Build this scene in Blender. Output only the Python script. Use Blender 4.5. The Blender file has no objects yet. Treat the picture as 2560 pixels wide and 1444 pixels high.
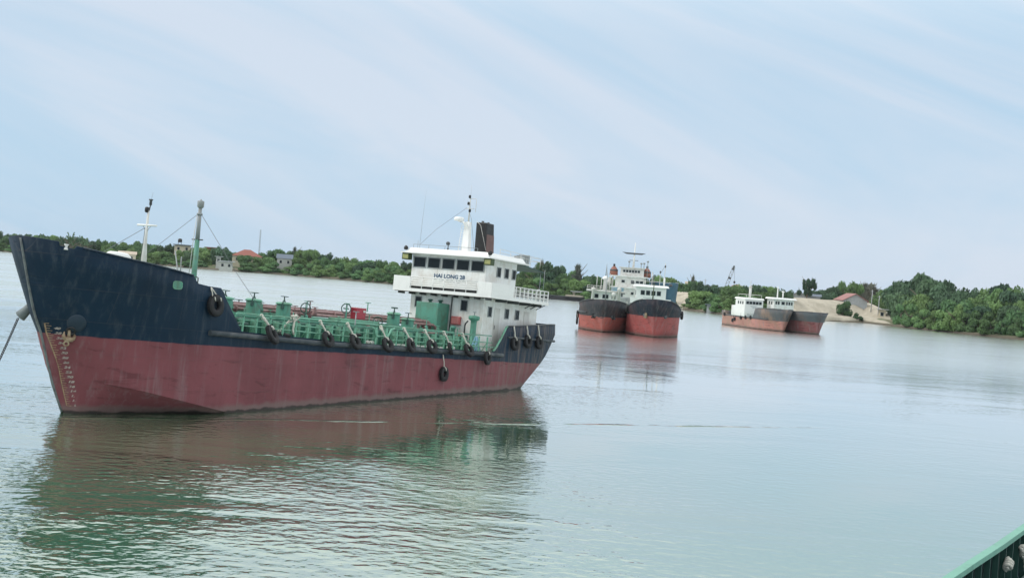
import bpy, bmesh, math, random
import numpy as np
from mathutils import Vector, Matrix

random.seed(7)
rng = np.random.default_rng(7)
S = bpy.context.scene
C = bpy.context.collection

# ------------------------------------------------------------------ camera, world, sun, exposure
FPX, CAMH, ROLL = 3500.0, 7.5, math.radians(4.2)
PITCH = math.atan(42 * math.cos(ROLL) / FPX)
R0 = Vector((1, 0, 0)); U0 = Vector((0, math.sin(PITCH), math.cos(PITCH))); F0 = Vector((0, math.cos(PITCH), -math.sin(PITCH)))
XC = math.cos(ROLL) * R0 + math.sin(ROLL) * U0
YC = -math.sin(ROLL) * R0 + math.cos(ROLL) * U0
cam = bpy.data.objects.new('camera', bpy.data.cameras.new('camera'))
C.objects.link(cam)
cam.matrix_world = Matrix(((XC.x, YC.x, -F0.x, 0), (XC.y, YC.y, -F0.y, 0), (XC.z, YC.z, -F0.z, CAMH), (0, 0, 0, 1)))
cam.data.sensor_width = 36.0
cam.data.lens = 36.0 * FPX / 2560.0
cam.data.clip_start = 0.2
cam.data.clip_end = 20000
S.camera = cam

SUN_EL, SUN_AZ = math.radians(43), math.radians(-98)      # azimuth measured from +Y towards +X : sun to the left, a little behind
SKY_STRENGTH = 0.1
CLOUD_LOW = (4.8, 6.85, 8.7, 1)
CLOUD_PALE = (6.75, 7.7, 8.95, 1)
CLOUD_HIGH = (13.2, 13.9, 14.1, 1)
w = bpy.data.worlds.new("World"); S.world = w; w.use_nodes = True
nt = w.node_tree; nt.nodes.clear()
def wn(t, **k):
    n = nt.nodes.new(t)
    for a, v in k.items(): setattr(n, a, v)
    return n
L = nt.links.new
out = wn('ShaderNodeOutputWorld'); bg = wn('ShaderNodeBackground'); bg.inputs[1].default_value = SKY_STRENGTH
sky = wn('ShaderNodeTexSky', sky_type='NISHITA', sun_disc=False, sun_elevation=SUN_EL, sun_rotation=SUN_AZ % (2 * math.pi))
tc = wn('ShaderNodeTexCoord')
sep = wn('ShaderNodeSeparateXYZ'); L(tc.outputs['Generated'], sep.inputs[0])
# streaky high cloud: noise on the sky direction, stretched into long tilted bands
mp = wn('ShaderNodeMapping', vector_type='TEXTURE'); mp.inputs['Rotation'].default_value = (0, math.radians(15), 0); mp.inputs['Scale'].default_value = (0.62, 0.62, 0.125)
L(tc.outputs['Generated'], mp.inputs[0])
nz = wn('ShaderNodeTexNoise'); nz.inputs['Scale'].default_value = 1.0; nz.inputs['Detail'].default_value = 5; nz.inputs['Roughness'].default_value = 0.55; nz.inputs['Distortion'].default_value = 1.1
L(mp.outputs[0], nz.inputs['Vector'])
ramp = wn('ShaderNodeValToRGB'); ramp.color_ramp.elements[0].position = 0.38; ramp.color_ramp.elements[1].position = 0.62
ramp.color_ramp.elements[0].color = CLOUD_LOW; ramp.color_ramp.elements[1].color = CLOUD_PALE
L(nz.outputs[0], ramp.inputs[0])
hr = wn('ShaderNodeMapRange', interpolation_type='SMOOTHSTEP'); hr.inputs[1].default_value = 0.15; hr.inputs[2].default_value = 0.40
L(sep.outputs[2], hr.inputs[0])
mh = wn('ShaderNodeMix', data_type='RGBA'); L(hr.outputs[0], mh.inputs[0]); L(ramp.outputs[0], mh.inputs[6]); mh.inputs[7].default_value = CLOUD_HIGH
mc = wn('ShaderNodeMix', data_type='RGBA'); mc.inputs[0].default_value = 0.93
L(sky.outputs[0], mc.inputs[6]); L(mh.outputs[2], mc.inputs[7])
L(mc.outputs[2], bg.inputs[0]); L(bg.outputs[0], out.inputs[0])

sun = bpy.data.objects.new('sun', bpy.data.lights.new('sun', 'SUN')); C.objects.link(sun)
sun.data.energy = 1.5; sun.data.angle = math.radians(10); sun.data.color = (1.0, 0.95, 0.87)
sdir = Vector((math.sin(SUN_AZ) * math.cos(SUN_EL), math.cos(SUN_AZ) * math.cos(SUN_EL), math.sin(SUN_EL)))
sun.rotation_euler = (-sdir).to_track_quat('-Z', 'Y').to_euler()

S.view_settings.view_transform = 'Standard'
S.view_settings.look = 'None'
S.view_settings.exposure = 0.0
S.view_settings.gamma = 1.0
S.view_settings.use_curve_mapping = False
S.render.engine = 'CYCLES'
S.cycles.use_denoising = True
S.cycles.max_bounces = 6
HAZE = 0.00006

# ------------------------------------------------------------------ placing by bearing and distance (metres)
def ray(px, py):
    vx, vy = px - 1280, py - 722
    cr, sr = math.cos(ROLL), math.sin(ROLL)
    u = vx * cr + vy * sr; wv = vx * sr - vy * cr
    cp, sp = math.cos(PITCH), math.sin(PITCH)
    return Vector((u, FPX * cp + wv * sp, wv * cp - FPX * sp))
def gp(px, py, z=0.0):
    r = ray(px, py); t = (z - CAMH) / r.z
    return Vector((r.x * t, r.y * t, z))
def pt(px, py, d):
    r = ray(px, py); t = d / math.hypot(r.x, r.y)
    return Vector((r.x * t, r.y * t, CAMH + r.z * t))

# ------------------------------------------------------------------ materials
def nmat(name):
    m = bpy.data.materials.new(name); m.use_nodes = True
    t = m.node_tree; b = t.nodes['Principled BSDF']
    return m, t, b
def mixc(t, fac, a, b):
    n = t.nodes.new('ShaderNodeMix'); n.data_type = 'RGBA'
    if hasattr(fac, 'links'): t.links.new(fac, n.inputs[0])
    else: n.inputs[0].default_value = fac
    for i, v in ((6, a), (7, b)):
        if hasattr(v, 'links'): t.links.new(v, n.inputs[i])
        else: n.inputs[i].default_value = (*v, 1) if len(v) == 3 else v
    return n.outputs[2]
def noise(t, vec, scale, detail=4, rough=0.55, dist=0.0):
    n = t.nodes.new('ShaderNodeTexNoise'); n.inputs['Scale'].default_value = scale; n.inputs['Detail'].default_value = detail
    n.inputs['Roughness'].default_value = rough; n.inputs['Distortion'].default_value = dist
    if vec is not None: t.links.new(vec, n.inputs['Vector'])
    return n.outputs[0]
def mapping(t, vec, scale=(1, 1, 1), rot=(0, 0, 0), loc=(0, 0, 0)):
    n = t.nodes.new('ShaderNodeMapping'); n.inputs['Scale'].default_value = scale; n.inputs['Rotation'].default_value = rot; n.inputs['Location'].default_value = loc
    t.links.new(vec, n.inputs[0]); return n.outputs[0]
def rng_(t, v, a, b, lo=0.0, hi=1.0, smooth=True):
    n = t.nodes.new('ShaderNodeMapRange'); n.interpolation_type = 'SMOOTHSTEP' if smooth else 'LINEAR'
    n.inputs[1].default_value = a; n.inputs[2].default_value = b; n.inputs[3].default_value = lo; n.inputs[4].default_value = hi
    t.links.new(v, n.inputs[0]); return n.outputs[0]
def math_(t, op, a, b=None):
    n = t.nodes.new('ShaderNodeMath'); n.operation = op
    for i, v in enumerate((a, b)):
        if v is None: continue
        if hasattr(v, 'links'): t.links.new(v, n.inputs[i])
        else: n.inputs[i].default_value = v
    return n.outputs[0]
def bump(t, b, h, strength=0.3, dist=0.02, normal=None):
    n = t.nodes.new('ShaderNodeBump'); n.inputs['Strength'].default_value = strength; n.inputs['Distance'].default_value = dist
    t.links.new(h, n.inputs['Height'])
    if normal is not None: t.links.new(normal, n.inputs['Normal'])
    if b is not None: t.links.new(n.outputs[0], b.inputs['Normal'])
    return n.outputs[0]
def objco(t):
    return t.nodes.new('ShaderNodeTexCoord').outputs['Object']

def paint(name, col, dirt=None, amount=0.35, rough=0.5, streak=True, scale=1.0, metal=0.0, bmp=0.15):
    """weathered paint: base colour, blotches, vertical run-off streaks in the object's own frame"""
    m, t, b = nmat(name)
    co = objco(t)
    dirt = dirt or tuple(c * 0.55 for c in col)
    n1 = rng_(t, noise(t, co, 1.3 * scale, 5), 0.4, 0.75)
    c1 = mixc(t, math_(t, 'MULTIPLY', n1, amount), col, dirt)
    if streak:
        n2 = rng_(t, noise(t, mapping(t, co, (5 * scale, 5 * scale, 0.35 * scale)), 1.6, 4, 0.6), 0.5, 0.8)
        c1 = mixc(t, math_(t, 'MULTIPLY', n2, amount), c1, tuple(c * 0.75 + d * 0.0 for c, d in zip(dirt, col)))
    n3 = noise(t, co, 14 * scale, 3)
    c1 = mixc(t, math_(t, 'MULTIPLY', rng_(t, n3, 0.58, 0.8), amount * 0.5), c1, tuple(min(1, c * 1.35 + 0.02) for c in col))
    t.links.new(c1, b.inputs['Base Color'])
    b.inputs['Roughness'].default_value = rough; b.inputs['Metallic'].default_value = metal
    if bmp: bump(t, b, noise(t, co, 3 * scale, 4), bmp, 0.03)
    return m
def plain(name, col, rough=0.6, metal=0.0, var=0.25, scale=4.0):
    m, t, b = nmat(name)
    co = objco(t)
    t.links.new(mixc(t, math_(t, 'MULTIPLY', rng_(t, noise(t, co, scale, 4), 0.35, 0.7), var), col, tuple(c * 0.5 for c in col)), b.inputs['Base Color'])
    b.inputs['Roughness'].default_value = rough; b.inputs['Metallic'].default_value = metal
    return m

def hull_mat(name, top, bottom, zsplit, rust=(0.10, 0.05, 0.03), wear=0.4, aft=None, faded=(0.11, 0.12, 0.12), blotch=None):
    m, t, b = nmat(name)
    co = objco(t)
    s = t.nodes.new('ShaderNodeSeparateXYZ'); t.links.new(co, s.inputs[0])
    g = t.nodes.new('ShaderNodeNewGeometry'); sg = t.nodes.new('ShaderNodeSeparateXYZ'); t.links.new(g.outputs['Position'], sg.inputs[0])
    wob = math_(t, 'ADD', s.outputs[2], rng_(t, noise(t, co, 0.9, 5), 0, 1, -0.05, 0.05, False))
    split = rng_(t, wob, zsplit - 0.02, zsplit + 0.02)
    big = noise(t, co, 0.35, 5, 0.6)
    red = mixc(t, rng_(t, big, 0.35, 0.7), bottom, tuple(c * 0.78 for c in bottom))
    red = mixc(t, math_(t, 'MULTIPLY', rng_(t, noise(t, mapping(t, co, (0.5, 0.5, 2.2)), 1.2, 6, 0.65, 0.6), 0.55, 0.66), 0.85 * wear), red, tuple(c * 0.40 for c in bottom))
    red = mixc(t, math_(t, 'MULTIPLY', rng_(t, noise(t, mapping(t, co, (1.6, 1.6, 0.16)), 1.5, 5, 0.7), 0.48, 0.72), 0.85 * wear), red, tuple(0.5 * c + 0.12 for c in bottom))
    nav = mixc(t, rng_(t, big, 0.35, 0.7), top, tuple(c * 0.72 for c in top))
    nav = mixc(t, math_(t, 'MULTIPLY', rng_(t, noise(t, mapping(t, co, (2.2, 2.2, 0.22)), 1.3, 5, 0.7), 0.48, 0.76), 0.8 * wear), nav, faded)
    col = mixc(t, split, red, nav)
    # scrapes and rust runs
    col = mixc(t, math_(t, 'MULTIPLY', rng_(t, noise(t, mapping(t, co, (6, 6, 0.4)), 1.2, 6, 0.75), 0.64, 0.82), 0.8 * wear), col, rust)
    if aft is not None:
        am = rng_(t, s.outputs[0], aft[0], aft[1], 0, 1)
        run = rng_(t, noise(t, mapping(t, co, (3.4, 3.4, 0.25), (0, 0.22, 0)), 1.5, 6, 0.7), 0.42, 0.72)
        col = mixc(t, math_(t, 'MULTIPLY', math_(t, 'MULTIPLY', am, run), 0.75), col, (0.16, 0.125, 0.105))
    if blotch is not None:
        col = mixc(t, math_(t, 'MULTIPLY', rng_(t, noise(t, mapping(t, co, (0.45, 0.45, 0.22)), 1.0, 5, 0.65), 0.42, 0.66), blotch[1]), col, blotch[0])
    # tide scum just above the water and wet band below
    wl = math_(t, 'ADD', sg.outputs[2], rng_(t, noise(t, co, 1.4, 5), 0, 1, -0.2, 0.2, False))
    scum = math_(t, 'MULTIPLY', rng_(t, wl, 0.5, 0.2), 0.6)
    col = mixc(t, scum, col, (0.17, 0.15, 0.135))
    col = mixc(t, math_(t, 'MULTIPLY', rng_(t, wl, 0.16, 0.06), 0.85), col, (0.025, 0.025, 0.022))
    t.links.new(col, b.inputs['Base Color'])
    b.inputs['Roughness'].default_value = 0.62
    b.inputs['Specular IOR Level'].default_value = 0.22
    cx = t.nodes.new('ShaderNodeCombineXYZ'); t.links.new(s.outputs[0], cx.inputs[0]); t.links.new(s.outputs[2], cx.inputs[1])
    bk = t.nodes.new('ShaderNodeTexBrick'); t.links.new(cx.outputs[0], bk.inputs['Vector']); bk.inputs['Scale'].default_value = 1.0; bk.inputs['Brick Width'].default_value = 3.1; bk.inputs['Row Height'].default_value = 1.35
    bk.inputs['Mortar Size'].default_value = 0.016; bk.inputs['Mortar Smooth'].default_value = 0.4; bk.offset = 0.37
    for q in ('Color1', 'Color2'): bk.inputs[q].default_value = (0, 0, 0, 1)
    bk.inputs['Mortar'].default_value = (1, 1, 1, 1)
    seam = math_(t, 'MULTIPLY', bk.outputs[0], rng_(t, noise(t, co, 0.8, 3), 0.35, 0.65, 0.1, 0.5))
    col = mixc(t, math_(t, 'MULTIPLY', seam, 0.55), col, (0.10, 0.085, 0.08))
    h = math_(t, 'ADD', noise(t, mapping(t, co, (0.9, 0.9, 0.6)), 1.1, 3), math_(t, 'MULTIPLY', noise(t, co, 9, 4), 0.12))
    h = math_(t, 'ADD', h, math_(t, 'MULTIPLY', bk.outputs[0], 0.25))
    h = math_(t, 'ADD', h, math_(t, 'MULTIPLY', rng_(t, noise(t, mapping(t, co, (0.6, 0.6, 2.5)), 0.9, 2), 0.66, 0.74), -0.5))
    t.links.new(col, b.inputs['Base Color'])
    bump(t, b, h, 0.6, 0.06)
    return m

NAVY, RED = (0.004, 0.022, 0.046), (0.205, 0.064, 0.074)
M = {}
M['hull'] = hull_mat('hull_paint_navy_over_red', NAVY, RED, 3.42, wear=.62, aft=(-25, -36), faded=(0.07, 0.085, 0.095))
M['stem'] = paint('worn_and_lit_stem_paint', (0.15, 0.17, 0.17), (0.05, 0.055, 0.06), 0.9, 0.6, True, 2)  # worn grey, with the sunlit strip along the stem painted into it
M['bolster'] = paint('bolster_grey', (0.17, 0.20, 0.20), (0.08, 0.08, 0.08), 0.6, 0.6)
M['navy'] = paint('navy_paint', (0.008, 0.024, 0.045), (0.04, 0.05, 0.06), 0.4)
M['rub'] = paint('worn_rub_rail', (0.036, 0.047, 0.057), (0.14, 0.15, 0.15), 0.65, 0.75, False, 1.2)
M['green'] = paint('green_deck_paint', (0.08, 0.275, 0.20), (0.085, 0.14, 0.09), 0.75, 0.5, True, 1.6)
M['green_light'] = paint('pale_green_paint', (0.15, 0.38, 0.27), (0.12, 0.20, 0.13), 0.75, 0.55, True, 1.6)
M['deck'] = paint('deck_green', (0.19, 0.36, 0.25), (0.16, 0.20, 0.14), 0.7, 0.7, False)
M['trunk'] = paint('trunk_shaded_green', (0.032, 0.125, 0.092), (0.05, 0.09, 0.06), 0.6, 0.5, True, 1.5)  # green darkened to put the shade between the stiffeners into the colour
M['dgreen'] = paint('dark_green_paint', (0.02, 0.07, 0.055), (0.01, 0.03, 0.025), 0.5, 0.5)
M['white'] = paint('white_house_paint', (0.78, 0.79, 0.77), (0.44, 0.35, 0.26), 0.42, 0.45)
M['white2'] = paint('bright_white_paint', (0.8, 0.8, 0.78), (0.55, 0.52, 0.47), 0.15, 0.45)
M['dirtywhite'] = paint('weathered_white', (0.62, 0.62, 0.59), (0.35, 0.25, 0.2), 0.4, 0.55)
M['black'] = plain('black_paint', (0.012, 0.012, 0.013), 0.5)
M['rubber'] = plain('tyre_rubber', (0.014, 0.014, 0.016), 0.75, 0, 0.4, 8)
M['grey'] = paint('grey_paint', (0.27, 0.3, 0.31), (0.2, 0.17, 0.14), 0.4, 0.5)
M['dgrey'] = plain('dark_grey_steel', (0.07, 0.075, 0.08), 0.5)
M['rustbrown'] = paint('funnel_brown', (0.13, 0.065, 0.055), (0.06, 0.035, 0.03), 0.5)
M['pipe'] = paint('pipe_faded_red', (0.33, 0.2, 0.19), (0.12, 0.055, 0.05), 0.7, 0.5, False, 2)
M['pipered'] = paint('pipe_dark_red', (0.13, 0.035, 0.035), (0.06, 0.03, 0.03), 0.6, 0.5, False, 2)
M['redbox'] = paint('red_paint', (0.36, 0.025, 0.045), (0.2, 0.03, 0.035), 0.4, 0.45)
M['hose'] = paint('faded_red_paint', (0.46, 0.10, 0.10), (0.3, 0.12, 0.1), 0.5, 0.45)
M['rope'] = plain('white_rope', (0.62, 0.60, 0.53), 0.9, 0, 0.5, 30)
M['wire'] = plain('steel_wire', (0.16, 0.17, 0.18), 0.5)
M['chain'] = plain('anchor_chain', (0.06, 0.06, 0.065), 0.7)
M['olive'] = plain('olive_lamp_board', (0.045, 0.07, 0.02), 0.5)
M['yellowlamp'] = plain('yellow_lamp_front', (0.36, 0.36, 0.14), 0.4)
M['blue'] = plain('name_blue', (0.035, 0.09, 0.17), 0.6, 0, 0.35, 9)
M['faint'] = plain('faint_lettering', (0.42, 0.46, 0.47), 0.6)
M['mark'] = plain('draft_mark_white', (0.42, 0.37, 0.33), 0.7, 0, 0.8, 5)
M['ochre'] = plain('draft_scale_ochre', (0.36, 0.25, 0.15), 0.7, 0, 0.7, 5)
M['rustanchor'] = paint('rusty_anchor', (0.34, 0.26, 0.17), (0.14, 0.06, 0.03), 0.8, 0.8, False, 4)
M['paleblue'] = plain('pale_blue_paint', (0.22, 0.42, 0.55), 0.5)
def glassmat(name, col=(0.012, 0.018, 0.022)):
    m, t, b = nmat(name); b.inputs['Base Color'].default_value = (*col, 1); b.inputs['Roughness'].default_value = 0.12; b.inputs['Specular IOR Level'].default_value = 0.2
    return m
M['glass'] = glassmat('window_glass')
M['pane'] = glassmat('window_glass_far', (0.02, 0.026, 0.03))

# ------------------------------------------------------------------ mesh builder
class MB:
    def __init__(s): s.v = []; s.f = []; s.mi = []; s.m = 0; s.sm = []
    def add(s, vs, fs, smooth=False):
        o = len(s.v); s.v += [tuple(v) for v in vs]
        for f in fs: s.f.append(tuple(i + o for i in f)); s.mi.append(s.m); s.sm.append(smooth)
        return s
    def box(s, a, b):
        x0, y0, z0 = a; x1, y1, z1 = b
        return s.add([(x0,y0,z0),(x1,y0,z0),(x1,y1,z0),(x0,y1,z0),(x0,y0,z1),(x1,y0,z1),(x1,y1,z1),(x0,y1,z1)],
                     [(0,3,2,1),(4,5,6,7),(0,1,5,4),(1,2,6,5),(2,3,7,6),(3,0,4,7)])
    def obox(s, c, ax, half):
        """oriented box: centre, three axes, half sizes"""
        c = Vector(c); X, Y, Z = [Vector(a).normalized() * h for a, h in zip(ax, half)]
        vs = [c + sx * X + sy * Y + sz * Z for sz in (-1, 1) for sx, sy in ((-1,-1),(1,-1),(1,1),(-1,1))]
        return s.add(vs, [(0,3,2,1),(4,5,6,7),(0,1,5,4),(1,2,6,5),(2,3,7,6),(3,0,4,7)])
    def tube(s, pts, r, n=8, cap=True, smooth=True):
        pts = [Vector(p) for p in pts]; rs = r if isinstance(r, (list, tuple)) else [r] * len(pts)
        vs = []; fs = []; prev = None
        for i, p in enumerate(pts):
            d = (pts[min(i + 1, len(pts) - 1)] - pts[max(i - 1, 0)])
            if d.length < 1e-9: d = Vector((0, 0, 1))
            d.normalize()
            a = prev if prev is not None and abs(prev.dot(d)) < 0.95 else (Vector((0, 0, 1)) if abs(d.z) < 0.9 else Vector((1, 0, 0)))
            u = (a - d * a.dot(d)).normalized(); v = d.cross(u); prev = u
            for k in range(n):
                t = 2 * math.pi * k / n; vs.append(p + (u * math.cos(t) + v * math.sin(t)) * rs[i])
        for i in range(len(pts) - 1):
            for k in range(n):
                k2 = (k + 1) % n; fs.append((i*n+k, i*n+k2, (i+1)*n+k2, (i+1)*n+k))
        s.add(vs, fs, smooth)
        if cap: 
            o = len(s.v) - len(vs)
            s.f.append(tuple(o + k for k in range(n))[::-1]); s.mi.append(s.m); s.sm.append(False)
            s.f.append(tuple(o + (len(pts)-1)*n + k for k in range(n))); s.mi.append(s.m); s.sm.append(False)
        return s
    def lathe(s, base, prof, n=16, axis=(0, 0, 1), smooth=True):
        """profile of (radius, height) about an axis"""
        d = Vector(axis).normalized(); b = Vector(base)
        a = Vector((1, 0, 0)) if abs(d.x) < 0.9 else Vector((0, 1, 0))
        u = (a - d * a.dot(d)).normalized(); v = d.cross(u); vs = []; fs = []
        for r, h in prof:
            for k in range(n):
                t = 2 * math.pi * k / n; vs.append(b + d * h + (u * math.cos(t) + v * math.sin(t)) * max(r, 1e-4))
        for i in range(len(prof) - 1):
            for k in range(n):
                k2 = (k + 1) % n; fs.append((i*n+k, i*n+k2, (i+1)*n+k2, (i+1)*n+k))
        fs.append(tuple(range(n))[::-1]); fs.append(tuple((len(prof)-1)*n + k for k in range(n)))
        return s.add(vs, fs, smooth)
    def torus(s, c, axis, R, r, n=24, k=10, squash=1.0):
        d = Vector(axis).normalized(); c = Vector(c); a = Vector((0, 0, 1)) if abs(d.z) < 0.9 else Vector((1, 0, 0))
        u = (a - d * a.dot(d)).normalized(); v = d.cross(u); vs = []; fs = []
        for i in range(n):
            t = 2*math.pi*i/n; e = u*math.cos(t)+v*math.sin(t)
            for j in range(k):
                q = 2*math.pi*j/k
                cr, sr = math.cos(q), math.sin(q)
                cr = math.copysign(abs(cr)**0.7, cr); sr = math.copysign(abs(sr)**0.7, sr)
                vs.append(c + e*(R + r*cr) + d*(r*sr*squash))
        for i in range(n):
            for j in range(k):
                fs.append((i*k+j, ((i+1)%n)*k+j, ((i+1)%n)*k+(j+1)%k, i*k+(j+1)%k))
        return s.add(vs, fs, True)
    def prism(s, poly, d):
        """polygon of 3-D points pushed along d"""
        n = len(poly); d = Vector(d); p = [Vector(q) for q in poly]
        return s.add(p + [q + d for q in p], [tuple(range(n))[::-1], tuple(range(n, 2*n))] + [(i, (i+1)%n, n+(i+1)%n, n+i) for i in range(n)])
    def frustum(s, a, b, z0, z1):
        """a,b = (x0,y0,x1,y1) rectangles at z0 and z1"""
        vs = [(a[0],a[1],z0),(a[2],a[1],z0),(a[2],a[3],z0),(a[0],a[3],z0),(b[0],b[1],z1),(b[2],b[1],z1),(b[2],b[3],z1),(b[0],b[3],z1)]
        return s.add(vs, [(0,3,2,1),(4,5,6,7),(0,1,5,4),(1,2,6,5),(2,3,7,6),(3,0,4,7)])
    def mesh(s, name, mats):
        me = bpy.data.meshes.new(name); me.from_pydata(s.v, [], s.f)
        for m in (mats if isinstance(mats, (list, tuple)) else [mats]): me.materials.append(m)
        me.polygons.foreach_set('material_index', s.mi); me.polygons.foreach_set('use_smooth', s.sm)
        me.update(); return me
    def build(s, name, mats, parent=None, fix=True, bevel=0):
        me = s.mesh(name, mats)
        if fix:
            bm = bmesh.new(); bm.from_mesh(me); bmesh.ops.recalc_face_normals(bm, faces=bm.faces); bm.to_mesh(me); bm.free()
        o = bpy.data.objects.new(name, me); C.objects.link(o)
        if parent is not None: o.parent = parent
        if bevel:
            md = o.modifiers.new('bevel', 'BEVEL'); md.width = bevel; md.segments = 2; md.limit_method = 'ANGLE'
        return o
def tag(o, label=None, cat=None, group=None, kind=None):
    if label: o['label'] = label
    if cat: o['category'] = cat
    if group: o['group'] = group
    if kind: o['kind'] = kind
    return o
def empty(name, loc=(0, 0, 0), rot=None, label=None, cat=None, group=None):
    o = bpy.data.objects.new(name, None); C.objects.link(o); o.location = loc; o.empty_display_size = 0.5
    if rot is not None: o.rotation_euler = rot
    return tag(o, label, cat, group)
def kids(o): return [c for c in bpy.data.objects if c.parent == o]
def shared(name, me, parent, loc=(0, 0, 0), rot=(0, 0, 0), scale=(1, 1, 1)):
    o = bpy.data.objects.new(name, me); C.objects.link(o); o.parent = parent; o.location = loc; o.rotation_euler = rot; o.scale = scale
    return o
def text_mesh(txt, size, bold=0.0):
    cu = bpy.data.curves.new('lettering', 'FONT'); cu.body = txt; cu.size = size; cu.align_x = 'CENTER'; cu.align_y = 'CENTER'; cu.offset = bold; cu.resolution_u = 3
    o = bpy.data.objects.new('lettering', cu); C.objects.link(o)
    dg = bpy.context.evaluated_depsgraph_get(); me = bpy.data.meshes.new_from_object(o.evaluated_get(dg))
    bpy.data.objects.remove(o)
    return me

# ------------------------------------------------------------------ water
def water_mat():
    m, t, b = nmat('river_water')
    g = t.nodes.new('ShaderNodeNewGeometry'); P = g.outputs['Position']
    s = t.nodes.new('ShaderNodeSeparateXYZ'); t.links.new(P, s.inputs[0])
    t.nodes.remove(b)
    df = t.nodes.new('ShaderNodeBsdfDiffuse'); gl = t.nodes.new('ShaderNodeBsdfGlossy'); mx = t.nodes.new('ShaderNodeMixShader'); fr = t.nodes.new('ShaderNodeFresnel')
    fr.inputs['IOR'].default_value = 2.0; gl.inputs['Color'].default_value = (0.99, 0.99, 0.97, 1)
    t.links.new(mixc(t, rng_(t, noise(t, P, 0.06, 3), 0.35, 0.65), (0.066, 0.172, 0.088), (0.100, 0.168, 0.095)), df.inputs[0])
    # silty water: strong skin reflection at low angles
    t.links.new(math_(t, 'MINIMUM', math_(t, 'ADD', math_(t, 'MULTIPLY', fr.outputs[0], 1.30), 0.10), 1.0), mx.inputs[0])
    # wind-ruffled farther out, sheltered and glassy alongside
    far = rng_(t, s.outputs[1], 80, 190, 0.03, 0.18)
    t.links.new(far, gl.inputs['Roughness'])
    patch = rng_(t, noise(t, mapping(t, P, (0.045, 0.09, 0.1)), 1.0, 3, 0.6, 0.8), 0.36, 0.62, 0.22, 1.0)
    ra = noise(t, mapping(t, P, (0.95, 1.0, 1), (0, 0, 0.3)), 2.1, 2, 0.4, 0.2)
    rb = noise(t, mapping(t, P, (0.85, 1.1, 1), (0, 0, -0.5)), 4.2, 3, 0.5, 0.2)
    sw = noise(t, mapping(t, P, (0.10, 0.30, 1), (0, 0, 0.22)), 1.0, 2, 0.5, 0.3)
    near = math_(t, 'ADD', rng_(t, s.outputs[1], 35, 54, 1.0, 0.42), rng_(t, s.outputs[1], 110, 170, 0.0, 1.2))
    side = rng_(t, s.outputs[0], -4, 8, 1.0, 0.26)
    h = math_(t, 'ADD', math_(t, 'MULTIPLY', ra, 0.118), math_(t, 'ADD', math_(t, 'MULTIPLY', rb, 0.024), math_(t, 'MULTIPLY', sw, 0.06)))
    h = math_(t, 'MULTIPLY', math_(t, 'MULTIPLY', h, patch), math_(t, 'MULTIPLY', near, side))
    # current seam: a thin line of choppy ripples running across in front of the stern
    d = math_(t, 'ADD', math_(t, 'MULTIPLY', s.outputs[0], 0.4765), math_(t, 'MULTIPLY', s.outputs[1], -0.8792))
    d = math_(t, 'ADD', d, 20.8 * 0.4765 + 57.9 * 0.8792)
    d = math_(t, 'ADD', d, rng_(t, noise(t, P, 0.16, 3), 0, 1, -1.0, 1.0, False))
    seam = math_(t, 'MULTIPLY', rng_(t, math_(t, 'ABSOLUTE', d), 0.40, 0.0, 0, 1), rng_(t, s.outputs[0], 22, 2, 0.0, 1.0))
    seam = math_(t, 'MULTIPLY', seam, rng_(t, noise(t, P, 0.35, 3), 0.4, 0.62, 0.1, 1.0))
    h = math_(t, 'ADD', h, math_(t, 'MULTIPLY', math_(t, 'MULTIPLY', seam, noise(t, mapping(t, P, (0.5, 1.4, 1), (0, 0, 0.45)), 3.0, 4)), 0.10))
    nb = bump(t, None, h, 1.0, 1.0)
    t.links.new(nb, gl.inputs['Normal']); t.links.new(nb, df.inputs['Normal']); t.links.new(nb, fr.inputs['Normal'])
    t.links.new(df.outputs[0], mx.inputs[1]); t.links.new(gl.outputs[0], mx.inputs[2]); t.links.new(mx.outputs[0], t.nodes['Material Output'].inputs[0])
    return m
wm = MB()
ws = [-60, 0, 20, 40, 70, 110, 180, 300, 500, 900, 2000, 6000]
xsw = [-4000, -900, -300, -100, -40, 0, 40, 100, 300, 900, 4000]
vs = [(x, y, 0) for y in ws for x in xsw]; nX = len(xsw)
wm.add(vs, [(j*nX+i, j*nX+i+1, (j+1)*nX+i+1, (j+1)*nX+i) for j in range(len(ws)-1) for i in range(nX-1)])
tag(wm.build('river_water', water_mat()), kind='structure')

# ------------------------------------------------------------------ land
SHORE = [(-900, 1100), (-420, 790), (-320, 705), (-229.8, 626.7), (-175, 580), (-119, 536), (-85, 543), (-60, 520), (-40, 500.7), (-24, 476), (0, 462), (13, 456), (23, 447),
         (50, 417), (60, 392), (78, 396), (106, 421), (113, 386), (120, 366), (127, 346), (150, 290), (190, 220), (260, 140), (400, 40)]
def dense(poly, step):
    o = []
    for (a, b) in zip(poly[:-1], poly[1:]):
        n = max(1, int(math.hypot(b[0]-a[0], b[1]-a[1]) / step))
        o += [(a[0] + (b[0]-a[0])*i/n, a[1] + (b[1]-a[1])*i/n) for i in range(n)]
    return o + [poly[-1]]
def shore_d(px):
    """distance of the water's edge along the bearing of a pixel column"""
    r = ray(px, 760); az = math.atan2(r.x, r.y); best = None
    for a, b in zip(SHORE[:-1], SHORE[1:]):
        aa, ab = math.atan2(a[0], a[1]), math.atan2(b[0], b[1])
        if min(aa, ab) <= az <= max(aa, ab) and abs(ab - aa) > 1e-6:
            ux, uy = math.sin(az), math.cos(az); dx, dy = b[0]-a[0], b[1]-a[1]
            den = ux*dy - uy*dx
            if abs(den) < 1e-9: continue
            tt = (a[0]*dy - a[1]*dx) / den
            best = tt if best is None else min(best, tt)
    return best or 500.0
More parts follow.
